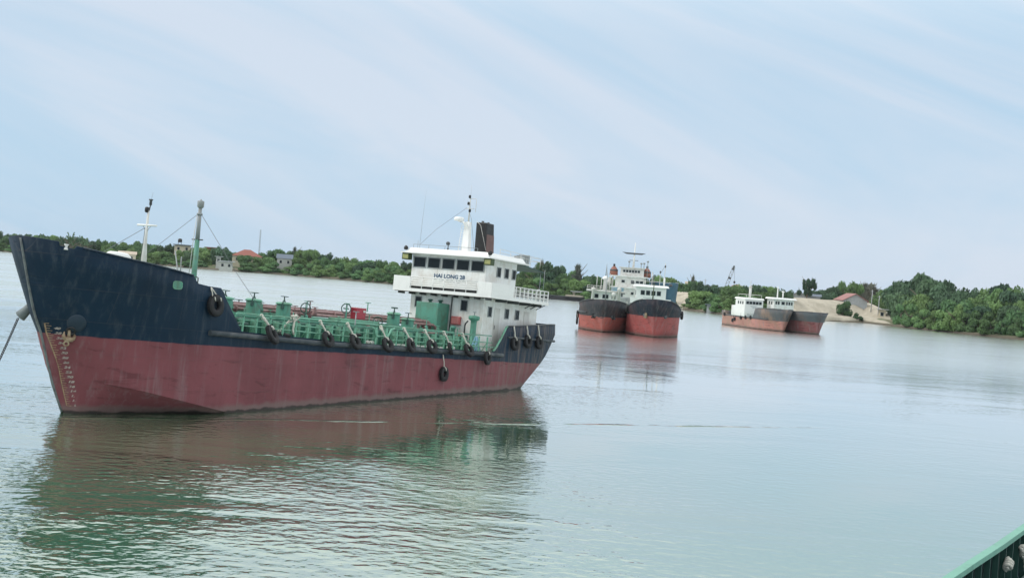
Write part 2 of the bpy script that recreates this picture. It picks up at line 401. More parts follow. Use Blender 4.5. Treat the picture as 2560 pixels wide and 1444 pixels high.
def land_mat():
    m, t, b = nmat('bank_soil_and_grass')
    P = objco(t); s = t.nodes.new('ShaderNodeSeparateXYZ'); t.links.new(P, s.inputs[0])
    c = mixc(t, rng_(t, noise(t, P, 0.12, 5), 0.4, 0.6), (0.10, 0.13, 0.06), (0.20, 0.17, 0.11))
    c = mixc(t, rng_(t, noise(t, P, 0.02, 5), 0.3, 0.5), (0.05, 0.085, 0.04), c)
    c = mixc(t, rng_(t, s.outputs[2], 0.9, 0.3), c, (0.10, 0.085, 0.06))
    t.links.new(c, b.inputs['Base Color']); b.inputs['Roughness'].default_value = 0.95
    bump(t, b, noise(t, P, 0.8, 5), 0.6, 0.4)
    return m
lb = MB(); sh = dense(SHORE, 6)
DD = [(-8, -1.5), (0, 0.05), (1.5, 0.45), (5, 0.8), (14, 1.5), (45, 2.2), (90, 2.0), (150, 1.6), (600, 1.0), (6000, 0.6)]
vs = []
for i, (x, y) in enumerate(sh):
    d = math.hypot(x, y); jit = random.uniform(-0.8, 0.8)
    for k, (o, z) in enumerate(DD):
        q = (d + o + (jit if k in (1, 2, 3) else 0)) / d
        vs.append((x*q, y*q, z + (random.uniform(-0.12, 0.18) if 1 < k < 5 else 0)))
n = len(DD)
lb.add(vs, [(i*n+k, (i+1)*n+k, (i+1)*n+k+1, i*n+k+1) for i in range(len(sh)-1) for k in range(n-1)], True)
tag(lb.build('river_bank', land_mat()), kind='structure')

def sand_mat():
    m, t, b = nmat('quarried_sand')
    P = objco(t)
    c = mixc(t, rng_(t, noise(t, P, 0.25, 6, 0.65), 0.35, 0.65), (0.48, 0.43, 0.345), (0.36, 0.32, 0.25))
    c = mixc(t, math_(t, 'MULTIPLY', rng_(t, noise(t, mapping(t, P, (1, 1, 3)), 0.5, 5, 0.7), 0.58, 0.72), 0.7), c, (0.22, 0.20, 0.13))
    t.links.new(c, b.inputs['Base Color']); b.inputs['Roughness'].default_value = 0.95
    bump(t, b, noise(t, P, 1.2, 5), 0.5, 0.3)
    return m
M['sand'] = sand_mat()
def mound(name, px0, px1, back, prof, seed, off=1.5):
    """sand heap along the bank: prof = [(fraction of depth, height)] lofted over bearings px0..px1, heights eased at both ends"""
    r_ = random.Random(seed); mb = MB(); N = 26; vs = []
    for i in range(N + 1):
        f = i / N; px = px0 + (px1 - px0) * f
        ease = min(1, f / 0.06, (1 - f) / 0.3)
        ease = ease * ease * (3 - 2 * ease)
        r = ray(px, 780); az = math.atan2(r.x, r.y); d0 = shore_d(px) + off
        for fr, h in prof:
            d = d0 + back * fr + r_.uniform(-0.5, 0.5)
            z = 0.4 + (h - 0.4) * (0.25 + 0.75 * ease) + r_.uniform(-0.09, 0.09) if fr > 0 else 0.1
            vs.append((d*math.sin(az), d*math.cos(az), z))
    k = len(prof)
    mb.add(vs, [(i*k+j, (i+1)*k+j, (i+1)*k+j+1, i*k+j+1) for i in range(N) for j in range(k-1)], True)
    return tag(mb.build(name, M['sand']), kind='structure')
mound('sand_bank', 1925, 2262, 60, [(0, 0.1), (0.01, 1.1), (0.12, 1.6), (0.3, 2.2), (0.38, 4.6), (0.46, 5.9), (0.7, 6.1), (1.0, 3.0)], 3)
mound('sand_mound', 1676, 1745, 30, [(0, 0.1), (0.1, 1.2), (0.25, 2.4), (0.5, 4.9), (0.7, 5.2), (1.0, 3.0)], 4, 3)

# ------------------------------------------------------------------ the tanker
O = Vector((-19.06739527, 60.61954515, 0)); AH = Vector((-0.47772871, -0.87850742, 0)); NP = Vector((0.87850742, -0.47772871, 0)); TR = 0.048
AX = AH * math.cos(TR) + Vector((0, 0, 1)) * math.sin(TR); AZ = -AH * math.sin(TR) + Vector((0, 0, 1)) * math.cos(TR)
def ship_frame(root):
    root.matrix_world = Matrix(((AX.x, NP.x, AZ.x, O.x), (AX.y, NP.y, AZ.y, O.y), (AX.z, NP.z, AZ.z, O.z), (0, 0, 0, 1)))
TK = empty('tanker_ship', label='navy and red tanker with green cargo deck and white wheelhouse, largest ship in view', cat='ship')
ship_frame(TK)
def T2W(p): return TK.matrix_world @ Vector(p)
SZ = [-1.2, 0, 1.23, 3.49, 3.83, 4.55, 5.84, 7.4]; SX = [-0.35, 0, .72, 1.70, 1.93, 2.3, 2.78, 3.34]
def stem(z): return float(np.interp(z, SZ, SX))
ZCHV = [1.42, 1.43, 1.46, 1.49, 1.50, 1.45, 1.39, 1.23, .95, .67, .42, 0, -.3, -.6]
CHX = [-.84, -.72, -.5, -.3, 0, .5, 1, 2, 3.45, 5, 6.5, 10, 14, 45]
def zch(x): return float(np.interp(-x, CHX, ZCHV))
def ych(x): return float(np.interp(-x, CHX, [.0, .13, .38, .6, .98, 1.52, 2.0, 2.68, 3.24, 3.45, 3.5, 3.5, 3.5, 3.5]))
def XE(z): return float(np.interp(z, [0, .9, 1.8, 3.1, 4.1, 5.0, 5.06, 6.2], [-34.6, -35.5, -36.4, -38.4, -39.6, -40.4, -40.75, -40.65]))
def half(x, z):
    xs = stem(z); Le = np.interp(z, [1, 3.4, 4.1, 7], [7.0, 7.6, 7.4, 6.0]); a = np.interp(z, [1, 3.4, 5, 7], [1.9, 1.9, 2, 2]); b = np.interp(z, [1, 3.4, 5, 7], [1.3, 1.4, 1.5, 1.8])
    u = min(max((xs - x) / Le, 0), 1)
    y = 3.5 * (1 - (1 - u) ** a) ** (1 / b)
    if x < -33:
        xe = XE(z); ye = np.interp(z, [0, 1.8, 3, 4, 6], [2.8, 3.05, 3.1, 3.1, 3.0]); f = min((-33 - x) / (-33 - xe), 1.0)
        y = min(y, 3.5 - (3.5 - ye) * f * f)
    return float(y)
def ztop(x):
    z = float(np.interp(-x, [-3.34, -2.6, -2, -1, 0, 1.3, 3.5, 3.84, 4.6, 5.44, 7.2, 10, 17, 31.4, 31.7, 32.0, 32.44, 32.75, 32.98, 33.2, 39.8, 41],
                  [7.36, 7.26, 7.14, 6.99, 6.87, 6.74, 6.5, 6.16, 6.09, 6.07, 4.16, 4.1, 3.98, 4.0, 4.12, 4.4, 4.9, 5.3, 5.6, 5.68, 6.09, 6.12]))
    return z
def zdk(x): return float(np.interp(-x, [-3, 5, 10, 17, 31, 41], [4.2, 4.15, 4.08, 3.95, 3.95, 4.0]))
def ywl(x): return float(np.interp(-x, [-0.1, 0.05, .59, 1.39, 2.2, 3.03, 3.88, 4.74, 5.6, 6.5, 7.5, 45], [0, .12, .59, .97, 1.36, 1.75, 2.16, 2.57, 2.98, 3.41, 3.5, 3.5]))
BF = sorted([0, .004, .012, .025, .045, .07, .1, .114, .122, .19, .2, .24, .29, .35, .41, .48, .56, .65, .74, .83, .92, 1.0])
MIDX = [-3.5, -3.84, -4.6, -5.44, -6, -6.6, -7.2, -8, -9, -10, -12, -14, -17, -20, -23, -26, -29, -31.4, -31.7, -32, -32.44, -32.75, -33]
SF = [.1, .25, .4, .55, .7, .82, .92, 1.0]
def hrow(zf, yf=None, dip=False):
    zs = zf(3.0)
    for _ in range(3): zs = zf(stem(zs))
    xs = stem(zs); row = []
    for f in BF:
        x = xs + (-3 - xs) * f; z = zf(x)
        if dip and 0.118 < f < 0.195: z -= 0.15
        row.append((x, (yf or half)(x, z), z))
    for x in MIDX: row.append((x, (yf or half)(x, zf(x)), zf(x)))
    for f in SF:
        x = -33.0
        for _ in range(3): x = -33 + (XE(zf(x)) + 33) * f
        row.append((x, half(x, zf(x)), zf(x)))
    return row
zw = lambda x: -math.tan(TR) * x
def side_y(x, z):
    if x < -7: return half(x, z)
    f = (z - zch(x)) / (3.42 - zch(x)); return (0 if x >= stem(z) - 1e-3 else ych(min(x, .83)) * (1 - f) * min(1, (stem(z) - x) / .35) + half(x, 3.42) * f) if x < .84 else half(x, z)
rows = [hrow(lambda x: min(zw(x) - 0.9, zch(x) - .5), lambda x, z: ywl(x) * .92),
        hrow(lambda x: min(zw(x) - 0.01, zch(x) - .12), lambda x, z: ywl(x)),
        hrow(zch, lambda x, z: ych(x) if x > -7 else half(x, z)), hrow(lambda x: zch(x) + (3.42 - zch(x)) * .33, lambda x, z: side_y(x, z)), hrow(lambda x: zch(x) + (3.42 - zch(x)) * .66, lambda x, z: side_y(x, z)), hrow(lambda x: 3.42), hrow(zdk),
        hrow(lambda x: zdk(x) + max(ztop(x) - zdk(x), .02) * .35), hrow(lambda x: zdk(x) + max(ztop(x) - zdk(x), .02) * .68),
        hrow(lambda x: max(ztop(x), zdk(x) + .02), None, True)]
hb = MB(); nc = len(rows[0]); nr = len(rows); vs = []
for sgn in (1, -1):
    for r in rows: vs += [(x, sgn * y, z) for x, y, z in r]
fs = []
for sd in (0, 1):
    o = sd * nr * nc
    for j in range(nr - 1):
        for i in range(nc - 1):
            q = (o + j*nc+i, o + j*nc+i+1, o + (j+1)*nc+i+1, o + (j+1)*nc+i)
            fs.append(q if sd == 0 else q[::-1])
for j in range(nr - 1):
    a, b_ = j*nc + nc-1, (j+1)*nc + nc-1; o = nr*nc
    fs.append((a, o + a, o + b_, b_))
hb.add(vs, fs, True)
hull = hb.build('hull', M['hull'], TK)
bm = bmesh.new(); bm.from_mesh(hull.data); bmesh.ops.remove_doubles(bm, verts=bm.verts, dist=0.002); bmesh.ops.recalc_face_normals(bm, faces=bm.faces); bm.to_mesh(hull.data); bm.free()
hull.data.set_sharp_from_angle(angle=math.radians(24))
md = hull.modifiers.new('plate', 'SOLIDIFY'); md.thickness = 0.06; md.offset = -1
def deck(name, x0, x1, z, mat, inset=.07, n=24):
    mb = MB(); v = []; f = []
    for i in range(n + 1):
        x = x0 + (x1 - x0) * i / n; zz = z(x) if callable(z) else z; y = max(half(x, zz) - inset, .02)
        v += [(x, y, zz), (x, -y, zz)]
    for i in range(n): f.append((2*i, 2*i+1, 2*i+3, 2*i+2))
    return mb.add(v, f).build(name, mat, TK)
deck('forecastle_deck', 2.7, -5.6, 6.0, M['deck'])
deck('main_deck', -5.4, -40.2, lambda x: zdk(x) - .02, M['deck'])
MB().box((-5.62, -3.4, 4.1), (-5.5, 3.4, 5.98)).build('forecastle_bulkhead', M['green_light'], TK)
# bulwark caps
def edge(x0, x1, n, off=0.0, dz=0.0): return [(x, half(x, ztop(x)) + off, ztop(x) + dz) for x in np.linspace(x0, x1, n)]
for sg in (1, -1):
    cap = MB(); e = [(x, y * sg, z) for x, y, z in edge(1.85, -3.5, 14)]; cap.tube(e, .035, 6)
    cap.build('bulwark_cap', M['navy'], TK)
    cap = MB(); e = [(x, y * sg, z + .01) for x, y, z in edge(-31.5, -33.1, 14, -.05)]; cap.tube(e, .07, 6)
    cap.build('bulwark_cap', M['green_light'], TK)
    cap = MB(); e = [(x, y * sg, z) for x, y, z in edge(-33.2, -40.6, 10, -.02)]; cap.tube(e, .045, 6)
    cap.build('bulwark_cap', M['dgrey'], TK)
    # rub rails
    MB().tube([(x, sg * (half(x, 3.9) + .06), float(np.interp(-x, [5, 14, 31.5], [4.0, 3.83, 3.83]))) for x in np.linspace(-4.9, -32.6, 40)], .125, 10).build('rub_rail', M['rub'], TK)
    MB().tube([(x, sg * (half(x, 5.0) + .02), 4.98) for x in np.linspace(-33.2, -40.6, 12)], .075, 8).build('stern_rub_rail', M['rub'], TK)
MB().tube([(-40.75, y, 5.0) for y in np.linspace(-3.0, 3.0, 5)], .075, 8).build('stern_rub_rail', M['rub'], TK)
# stem bar and white fairlead roller in the bulwark notch
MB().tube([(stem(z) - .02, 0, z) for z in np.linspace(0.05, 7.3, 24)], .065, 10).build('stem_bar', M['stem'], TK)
xr = 2.3
MB().lathe((xr, half(xr, 7.05) - .12, 6.96), [(.1, 0), (.1, .08), (.06, .1), (.06, .18), (.1, .2), (.1, .24)], 12).build('fairlead_roller', M['white2'], TK)
MB().lathe((xr - .5, half(xr, 7.05) + .02, 6.9), [(.1, 0), (.1, .06), (.055, .08), (.055, .16), (.1, .18), (.1, .22)], 12).build('fairlead_roller', M['dgrey'], TK)
# windlass-side raft and green coaming that show over the bulwark
MB().lathe((-1.45, .2, 6.93), [(.02, 0), (.22, .05), (.29, .2), (.30, .5), (.30, .9), (.28, 1.2), (.2, 1.35), (.02, 1.4)], 16, (-1, 0, 0)).build('life_raft_canister', M['white2'], TK)
for x in (-2.6, -1.8): MB().box((x, .0, 6.0), (x + .15, .4, 6.7)).build('raft_cradle', M['green'], TK)
wd = MB(); wd.box((-.4, -.7, 6.0), (.4, .7, 6.35)); wd.tube([(0, -1.1, 6.6), (0, 1.1, 6.6)], .22, 12); wd.tube([(0, -1.3, 6.6), (0, -1.1, 6.6)], .35, 12); wd.tube([(0, 1.1, 6.6), (0, 1.3, 6.6)], .35, 12)
wd.build('windlass', M['green'], TK)
MB().box((-5.3, -1.7, 6.0), (-4.4, -.4, 6.75)).build('hatch_coaming', M['green'], TK, bevel=.03)
# green freeing port on the forecastle side
gx, gz = -2.6, 5.98
pl = []
for k in range(16):
    t = 2 * math.pi * k / 16; cx, cz = math.copysign(abs(math.cos(t)) ** .55, math.cos(t)), math.copysign(abs(math.sin(t)) ** .55, math.sin(t))
    pl.append((gx - .26 * cx, half(gx - .26 * cx, gz) + .012, gz + .17 * cz))
MB().add(pl, [tuple(range(16))]).build('freeing_port', M['green'], TK)
rim = MB(); rim.tube(pl + [pl[0]], .022, 6); rim.build('port_rim', M['green_light'], TK)
# hawse plate, hawse hole and anchor (port), bolster (starboard)
def hull_n(x, z, e=.05):
    a = Vector((x + e, skin(x + e, z), z)); b_ = Vector((x - e, skin(x - e, z), z)); c_ = Vector((x, skin(x, z + e), z + e)); d_ = Vector((x, skin(x, z - e), z - e))
    v = (a - b_).cross(c_ - d_); v.normalize(); return v if v.y > 0 else -v
def skin(x, z):
    """half breadth of the finished shell, chine and waterline included"""
    c = zch(x)
    if x < -7 or z >= 3.42: return half(x, z)
    if z >= c: return side_y(x, z)
    z0 = min(zw(x) - .01, c - .12); f = min(max((z - z0) / (c - z0), 0), 1); y0 = ywl(x) if x < .02 else max(0, ywl(.02) * (.1 - x) / .08)
    y1 = ych(x) if x < stem(c) else 0
    return y0 * (1 - f) + y1 * f
from mathutils.bvhtree import BVHTree
HB = BVHTree.FromPolygons([v.co.copy() for v in hull.data.vertices], [tuple(p.vertices) for p in hull.data.polygons])
def on_hull(x, z, off=0.0):
    h_ = HB.ray_cast(Vector((x, 8, z)), Vector((0, -1, 0)))
    if h_[0] is None: return Vector((x, skin(x, z), z))
    return h_[0] + (h_[1] if h_[1].y > 0 else -h_[1]) * off
hp = on_hull(.98, 3.95); hn = hull_n(.98, 3.95)
MB().lathe(hp - hn * .06, [(.40, 0), (.40, .07), (.36, .10)], 28, hn).build('hawse_plate', M['navy'], TK)
hh = on_hull(1.02, 3.62)
MB().lathe(hh - hn * .1, [(.20, 0), (.20, .2), (.15, .21), (.13, .1)], 18, hn).build('hawse_pipe', M['black'], TK)
an = MB(); ac = on_hull(.98, 3.36, .13); td = Vector((-1, 0.35, 0)).normalized(); up = Vector((.12, 0, 1)).normalized()
an.tube([ac + up * .32, ac - up * .05], [.065, .075], 8)
an.lathe(ac - up * .08 - td * .2, [(.05, 0), (.1, .05), (.115, .2), (.1, .35), (.05, .4)], 12, td)
for q in (-1, 1):
    an.tube([ac - up * .08 + td * .17 * q, ac + up * .06 + td * .25 * q, ac + up * .24 + td * .2 * q], [.085, .075, .02], 8)
an.torus(ac - up * .27 + td * -.12, hn, .10, .035, 14, 8)
an.build('anchor', M['rustanchor'], TK)
sp = Vector((1.35, -half(1.35, 4.35), 4.35)); sd_ = Vector((.35, -.55, -.75)).normalized()
hbx = MB(); hbx.m = 0; hbx.lathe(sp - sd_ * .25, [(.18, 0), (.2, .35), (.25, .72), (.22, .75)], 18, sd_); hbx.m = 1; hbx.lathe(sp + sd_ * .495, [(.22, 0), (.21, .012)], 18, sd_); hbx.build('hawse_bolster', [M['bolster'], M['black']], TK)
ch = MB(); c0 = T2W(sp + sd_ * .6); c1 = gp(-60, 1010); n = 46
cpts = [c0.lerp(c1, i / n) - Vector((0, 0, 1)) * (math.sin(math.pi * i / n) * .18) for i in range(n + 1)]
inv = TK.matrix_world.inverted() if False else Matrix(((AX.x, AX.y, AX.z, -AX.dot(O)), (NP.x, NP.y, NP.z, -NP.dot(O)), (AZ.x, AZ.y, AZ.z, -AZ.dot(O)), (0, 0, 0, 1)))
for i in range(n):
    a = inv @ cpts[i]; b_ = inv @ cpts[i + 1]; d = (b_ - a).normalized(); m_ = (a + b_) / 2; e = d.cross(Vector((0, 1, 0) if i % 2 else (0, 0, 1))).normalized()
    l = (b_ - a).length * .62; ch.tube([m_ - d*l + e*.015, m_ - d*l*.6 + e*.04, m_ + d*l*.6 + e*.04, m_ + d*l, m_ + d*l*.6 - e*.04, m_ - d*l*.6 - e*.04, m_ - d*l], .021, 5)
ch.build('anchor_chain', M['chain'], TK)
# scuffed dents and weld beads on the bow plating
# draft marks
dm = MB(); NUM = 34
def dx(z): return float(np.interp(z, [.3, 2.1, 3.86], [.0, .9, 1.82]))
def hq(x0, z0, x1, z1, off=.014):
    ps = [on_hull(x, z, off) for x, z in ((x0, z0), (x1, z0), (x1, z1), (x0, z1))]; dm.add(ps, [(0, 1, 2, 3)])
for i in range(40):
    z0 = .34 + 3.5 * i / 40; z1 = .34 + 3.5 * (i + 1) / 40
    ps = [on_hull(dx(z0) - .0, z0, .014), on_hull(dx(z0) - .032, z0, .014), on_hull(dx(z1) - .032, z1, .014), on_hull(dx(z1), z1, .014)]; dm.add(ps, [(0, 1, 2, 3)])
for i in range(36):
    z = .34 + .1 * i
    if z > 3.85: break
    ln = .17 if i % 2 == 0 else .11
    hq(dx(z) - .03, z - .011, dx(z) - .03 - ln * .75, z + .013)
dm.build('draft_scale', M['ochre'], TK)
for i in range(17):
    z = .38 + .205 * i; me = text_mesh(str(8 + 2 * i), .16, .008)
    for v in me.vertices:
        X = dx(z) - .30 - v.co.x * 1.05; Z = z + v.co.y * .8
        v.co = on_hull(X, Z, .015)
    me.materials.append(M['mark']); o = bpy.data.objects.new('draft_number', me); C.objects.link(o); o.parent = TK
# --- cargo trunk with web stiffeners
TX0, TX1, TZ = -8.0, -29.6, 4.78
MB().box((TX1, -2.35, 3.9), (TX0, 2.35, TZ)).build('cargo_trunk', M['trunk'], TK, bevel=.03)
trunk = [o for o in kids(TK) if o.name == 'cargo_trunk'][0]
st = MB(); st.prism([(0, 2.345, 3.98), (0, 2.70, 3.98), (0, 2.66, 4.74), (0, 2.345, 4.76)], (-.05, 0, 0)); st.box((-.10, 2.63, 3.98), (.05, 2.66, 4.73)); ste = st.mesh('stiffener', M['green_light'])
x = TX0 - .3
while x > TX1:
    shared('stiffener', ste, trunk, (x, 0, 0)); shared('stiffener', ste, trunk, (x, 0, 0), (0, 0, 0), (1, -1, 1)); x -= .88
# --- side railing
rail_posts = MB(); rail_posts.box((-.035, -.035, 0), (.035, .035, .96)); rail_posts.tube([(0, -.02, .6), (0, -.40, .0)], .022, 5); rp = rail_posts.mesh('rail_post', M['green_light'])
for sg in (1, -1):
    rl = empty('side_railing'); rl.parent = TK
    yR = 3.36 * sg
    def rz(x): return float(np.interp(-x, [6.9, 17, 31.3], [4.93, 4.87, 4.98]))
    MB().box((-18.1, yR - .07, -.03), (-6.75, yR + .07, .03)).build('rail', M['green'], rl).location = (0, 0, 0)
    top = [o for o in kids(rl)][0]
    for v in top.data.vertices: v.co.z += rz(v.co.x)
    o2 = MB().box((-31.3, yR - .045, -.03), (-20.3, yR + .045, .03)).build('rail', M['green'], rl)
    for v in o2.data.vertices: v.co.z += rz(v.co.x)
    MB().tube([(-18.1, yR, rz(-18)), (-18.35, yR, rz(-18) - .05), (-18.6, yR, 4.42), (-19.75, yR, 4.42), (-20.05, yR, rz(-20) - .05), (-20.35, yR, rz(-20))], .06, 8).build('rail', M['green_light'], rl)
    for dz, x0, x1 in ((.60, -7.0, -18.4), (.32, -7.0, -18.4), (.60, -20.2, -31.5), (.32, -20.2, -31.8)):
        MB().tube([(x0, yR, zdk(x0) + dz), ((x0+x1)/2, yR, zdk((x0+x1)/2) + dz), (x1, yR, zdk(x1) + dz)], .03, 6).build('rail', M['green_light'], rl)
    x = -7.4
    while x > -31.5:
        shared('rail_post', rp, rl, (x, yR, zdk(x) - .02), (0, 0, 0), (1, sg, 1)); x -= 1.02
# --- tank hatches
def wheel(mb, c, r, z0, z1, spoke=.016):
    mb.tube([(c[0], c[1], z0), (c[0], c[1], z1)], .032, 8); mb.torus((c[0], c[1], z1), (0, 0, 1), r, .022, 16, 6)
    for a in (0, math.pi/2): mb.tube([(c[0]-r*math.cos(a), c[1]-r*math.sin(a), z1), (c[0]+r*math.cos(a), c[1]+r*math.sin(a), z1)], spoke, 5)
def hatch(x, y, zt, r=.38, wheelh=.36):
    h = MB(); h.lathe((x, y, TZ - .02), [(r * 1.18, 0), (r * 1.08, .12), (r, .35), (r * .97, zt - TZ - .08), (r * .97, zt - TZ)], 22); ho = h.build('tank_hatch', M['green'], TK)
    l = MB(); l.lathe((x, y, zt - .06), [(r * 1.12, 0), (r * 1.13, .06), (r * 1.05, .09), (.3, .13)], 22); l.build('hatch_lid', M['green_light'], ho)
    br = MB(); a = .5
    for sgn in (-1, 1):
        br.tube([(x + sgn*r*1.1*math.cos(a), y + sgn*r*1.1*math.sin(a), zt - .16), (x + sgn*r*1.08*math.cos(a), y + sgn*r*1.08*math.sin(a), zt + .06), (x, y, zt + .20)], .035, 6)
        br.obox((x + sgn*r*1.1*math.cos(a), y + sgn*r*1.1*math.sin(a), zt - .16), ((1,0,0),(0,1,0),(0,0,1)), (.06, .06, .13))
    br.build('hatch_clamp', M['dgreen'], ho)
    wb = MB(); wheel(wb, (x, y), .19, zt + .1, zt + wheelh); wb.build('handwheel', M['dgreen'], ho)
for (x, y, zt) in ((-8.75, 1.0, 5.66), (-10.95, 1.0, 5.70), (-13.4, 1.0, 5.68), (-23.75, 1.0, 5.74), (-25.3, 1.0, 5.5)): hatch(x, y, zt)
for (x, y, zt) in ((-9.9, -1.3, 5.4), (-12.6, -1.3, 5.35), (-26.2, -.6, 5.78)): hatch(x, y, zt, .36, .3)
# --- pipes along the trunk, on saddles
for y, z, r, mk in ((-.1, 5.36, .10, 'pipe'), (-.62, 5.44, .08, 'pipered'), (.34, 5.18, .085, 'pipe'), (-1.0, 5.2, .07, 'pipered')):
    MB().tube([(-7.9, y, z - .5), (-8.0, y, z - .06), (-8.3, y, z), (-29.2, y, z + .12), (-29.5, y, z + .02), (-29.6, y, z - .4)], r, 10).build('cargo_pipe', M[mk], TK)
for y, z, r in ((2.05, 4.98, .045), (1.75, 4.92, .03), (-1.9, 5.05, .05)):
    MB().tube([(-8.4, y, TZ - .02), (-8.45, y, z), (-18, y, z + .03), (-28.9, y, z), (-29.0, y, TZ - .02)], r, 6).build('deck_pipe', M['green_light'], TK)
for k, x in enumerate(np.arange(-9.0, -29, -1.3)):
    MB().tube([(x, 2.05, TZ - .02), (x, 2.05, 5.0 + (.28 if k % 3 == 0 else 0))], .03, 5).build('pipe_post', M['green'], TK)
for k, x in enumerate((-11.9, -14.3, -17.9, -21.3, -22.6, -26.6, -28.2)):
    v_ = MB(); v_.lathe((x, 1.35, TZ - .02), [(.10, 0), (.10, .05), (.055, .07), (.055, .3), (.1, .32), (.1, .38)], 10); v_.torus((x, 1.35, TZ + .5), (0, 0, 1), .1, .016, 12, 5); v_.tube([(x, 1.35, TZ + .3), (x, 1.35, TZ + .52)], .02, 5); v_.build('valve', M[('green', 'pipered', 'green_light', 'grey')[k % 4]], TK)
for k, x in enumerate((-12.2, -19.6, -23.4, -27.9)):
    MB().tube([(x, y, 4.86 + .05 * math.sin(q)) for q, y in enumerate(np.linspace(-.9, 2.2, 9))], .045, 6).build('branch_pipe', M['pipe' if k % 2 else 'green_light'], TK)
for k, x in enumerate(np.arange(-9.6, -29, -2.35)):
    s_ = MB(); s_.box((x - .05, -1.1, TZ), (x + .05, .5, 5.08)); s_.build('pipe_saddle', M['green'], TK)
for x in (-10.4, -14.9, -19.3, -22.8, -27.5):
    f_ = MB()
    for y, z, r in ((-.1, 5.36, .10), (-.62, 5.44, .08), (.34, 5.18, .085)): f_.tube([(x - .05, y, z), (x + .05, y, z)], r + .075, 12)
    f_.build('pipe_flange', M['pipe'], TK)
for k, (x, y, zb, zt, mk) in enumerate(((-9.6, .7, 5.15, 5.68, 'green'), (-10.2, .2, 5.3, 5.62, 'green_light'), (-12.3, .4, 5.15, 5.62, 'green'), (-15.2, .35, 5.3, 5.62, 'pipe'), (-15.9, .6, 4.8, 5.92, 'green'), (-16.3, .5, 5.0, 5.95, 'pipered'),
                                        (-16.9, .4, 5.2, 5.65, 'pipe'), (-19.0, 1.0, 4.8, 6.02, 'green'), (-21.0, 1.0, 5.7, 6.2, 'green_light'), (-17.2, 2.9, 4.0, 5.62, 'grey'), (-22.0, .5, 4.8, 5.55, 'green'), (-27.4, 1.0, 4.8, 5.7, 'green'), (-28.6, 2.5, 4.0, 5.25, 'green'))):
    v_ = MB(); wheel(v_, (x, y), .15, zb, zt)
    if zt - zb > .45 and zb < 5.6: v_.lathe((x, y, zb), [(.13, 0), (.15, .12), (.09, .2), (.12, .34), (.05, .42)], 12)
    v_.build('valve', M[mk], TK)
# big handwheels standing on edge beside the pumps
for x, y, z in ((-8.75, .6, 5.75), (-15.6, .75, 5.55), (-19.15, .85, 5.75), (-22.3, .9, 5.2)):
    v_ = MB(); v_.torus((x, y, z), (.9, .3, 0), .27, .03, 20, 6); v_.tube([(x - .25, y, z), (x + .25, y, z)], .03, 6); v_.tube([(x, y, z - .27), (x, y, z + .27)], .02, 5); v_.tube([(x, y, z - .27), (x, y, TZ)], .04, 6)
    v_.build('pump_wheel', M['dgreen'], TK)
rbx = MB(); rbx.prism([(-19.4, 1.0, 5.22), (-20.25, 1.0, 5.22), (-20.32, 1.0, 5.86), (-19.35, 1.0, 5.86)], (0, .42, 0)); rbx.build('red_locker', M['redbox'], TK, bevel=.03)
MB().box((-20.2, 1.422, 5.62), (-20.0, 1.44, 5.74)).build('locker_plate', M['dirtywhite'], TK)
MB().box((-20.9, .4, TZ - .01), (-18.2, 1.9, 5.2)).build('pump_platform', M['green_light'], TK, bevel=.02)
MB().box((-16.6, .6, TZ - .01), (-15.0, 1.6, 5.05)).build('pump_platform', M['green'], TK, bevel=.02)
for x in (-16.95, -17.45):
    MB().lathe((x, 3.0, zdk(x) - .03), [(.14, 0), (.14, .42), (.18, .46), (.18, .52), (.1, .56)], 14).build('mooring_bollard', M['black'], TK)
for x in (-7.7, -8.1):
    MB().lathe((x, 2.95, zdk(x) - .03), [(.13, 0), (.13, .36), (.17, .4), (.17, .46), (.1, .5)], 14).build('mooring_bollard', M['dgreen'], TK)
# clutter on the side deck: flanged pipe ends, hoses
for x in (-18.4, -18.8, -22.6, -23.2, -24.6, -26.9, -27.4, -29.0):
    MB().lathe((x, 2.95, zdk(x) + .1), [(.10, 0), (.10, .05), (.06, .06), (.06, .2), (.10, .21), (.10, .26)], 12, (.6, .8, 0)).build('pipe_end', M['dirtywhite'], TK)
MB().tube([(x, 3.0 + .08 * math.sin(x * 3), zdk(x) + .05) for x in np.arange(-20.3, -26.5, -.25)], .07, 6).build('deck_hose', M['dirtywhite'], TK)
# --- green locker in front of the house
gl = MB(); gl.box((-31.05, -1.32, 3.95), (-29.7, .3, 6.7)); gl.build('green_locker', M['green'], TK, bevel=.025)
lk = [o for o in kids(TK) if o.name == 'green_locker'][0]
for y0, y1 in ((-.95, -.55), (-.1, .1)):
    v_ = MB(); v_.lathe((-30.4, (y0+y1)/2, 6.69), [(.10, 0), (.10, .12), (.17, .14), (.17, .2), (.05, .24)], 12); v_.build('locker_vent', M['dgreen'], lk)
MB().tube([(-31.08, .42, 3.95), (-31.08, .42, 7.2)], .04, 6).build('drain_pipe', M['dgrey'], TK)
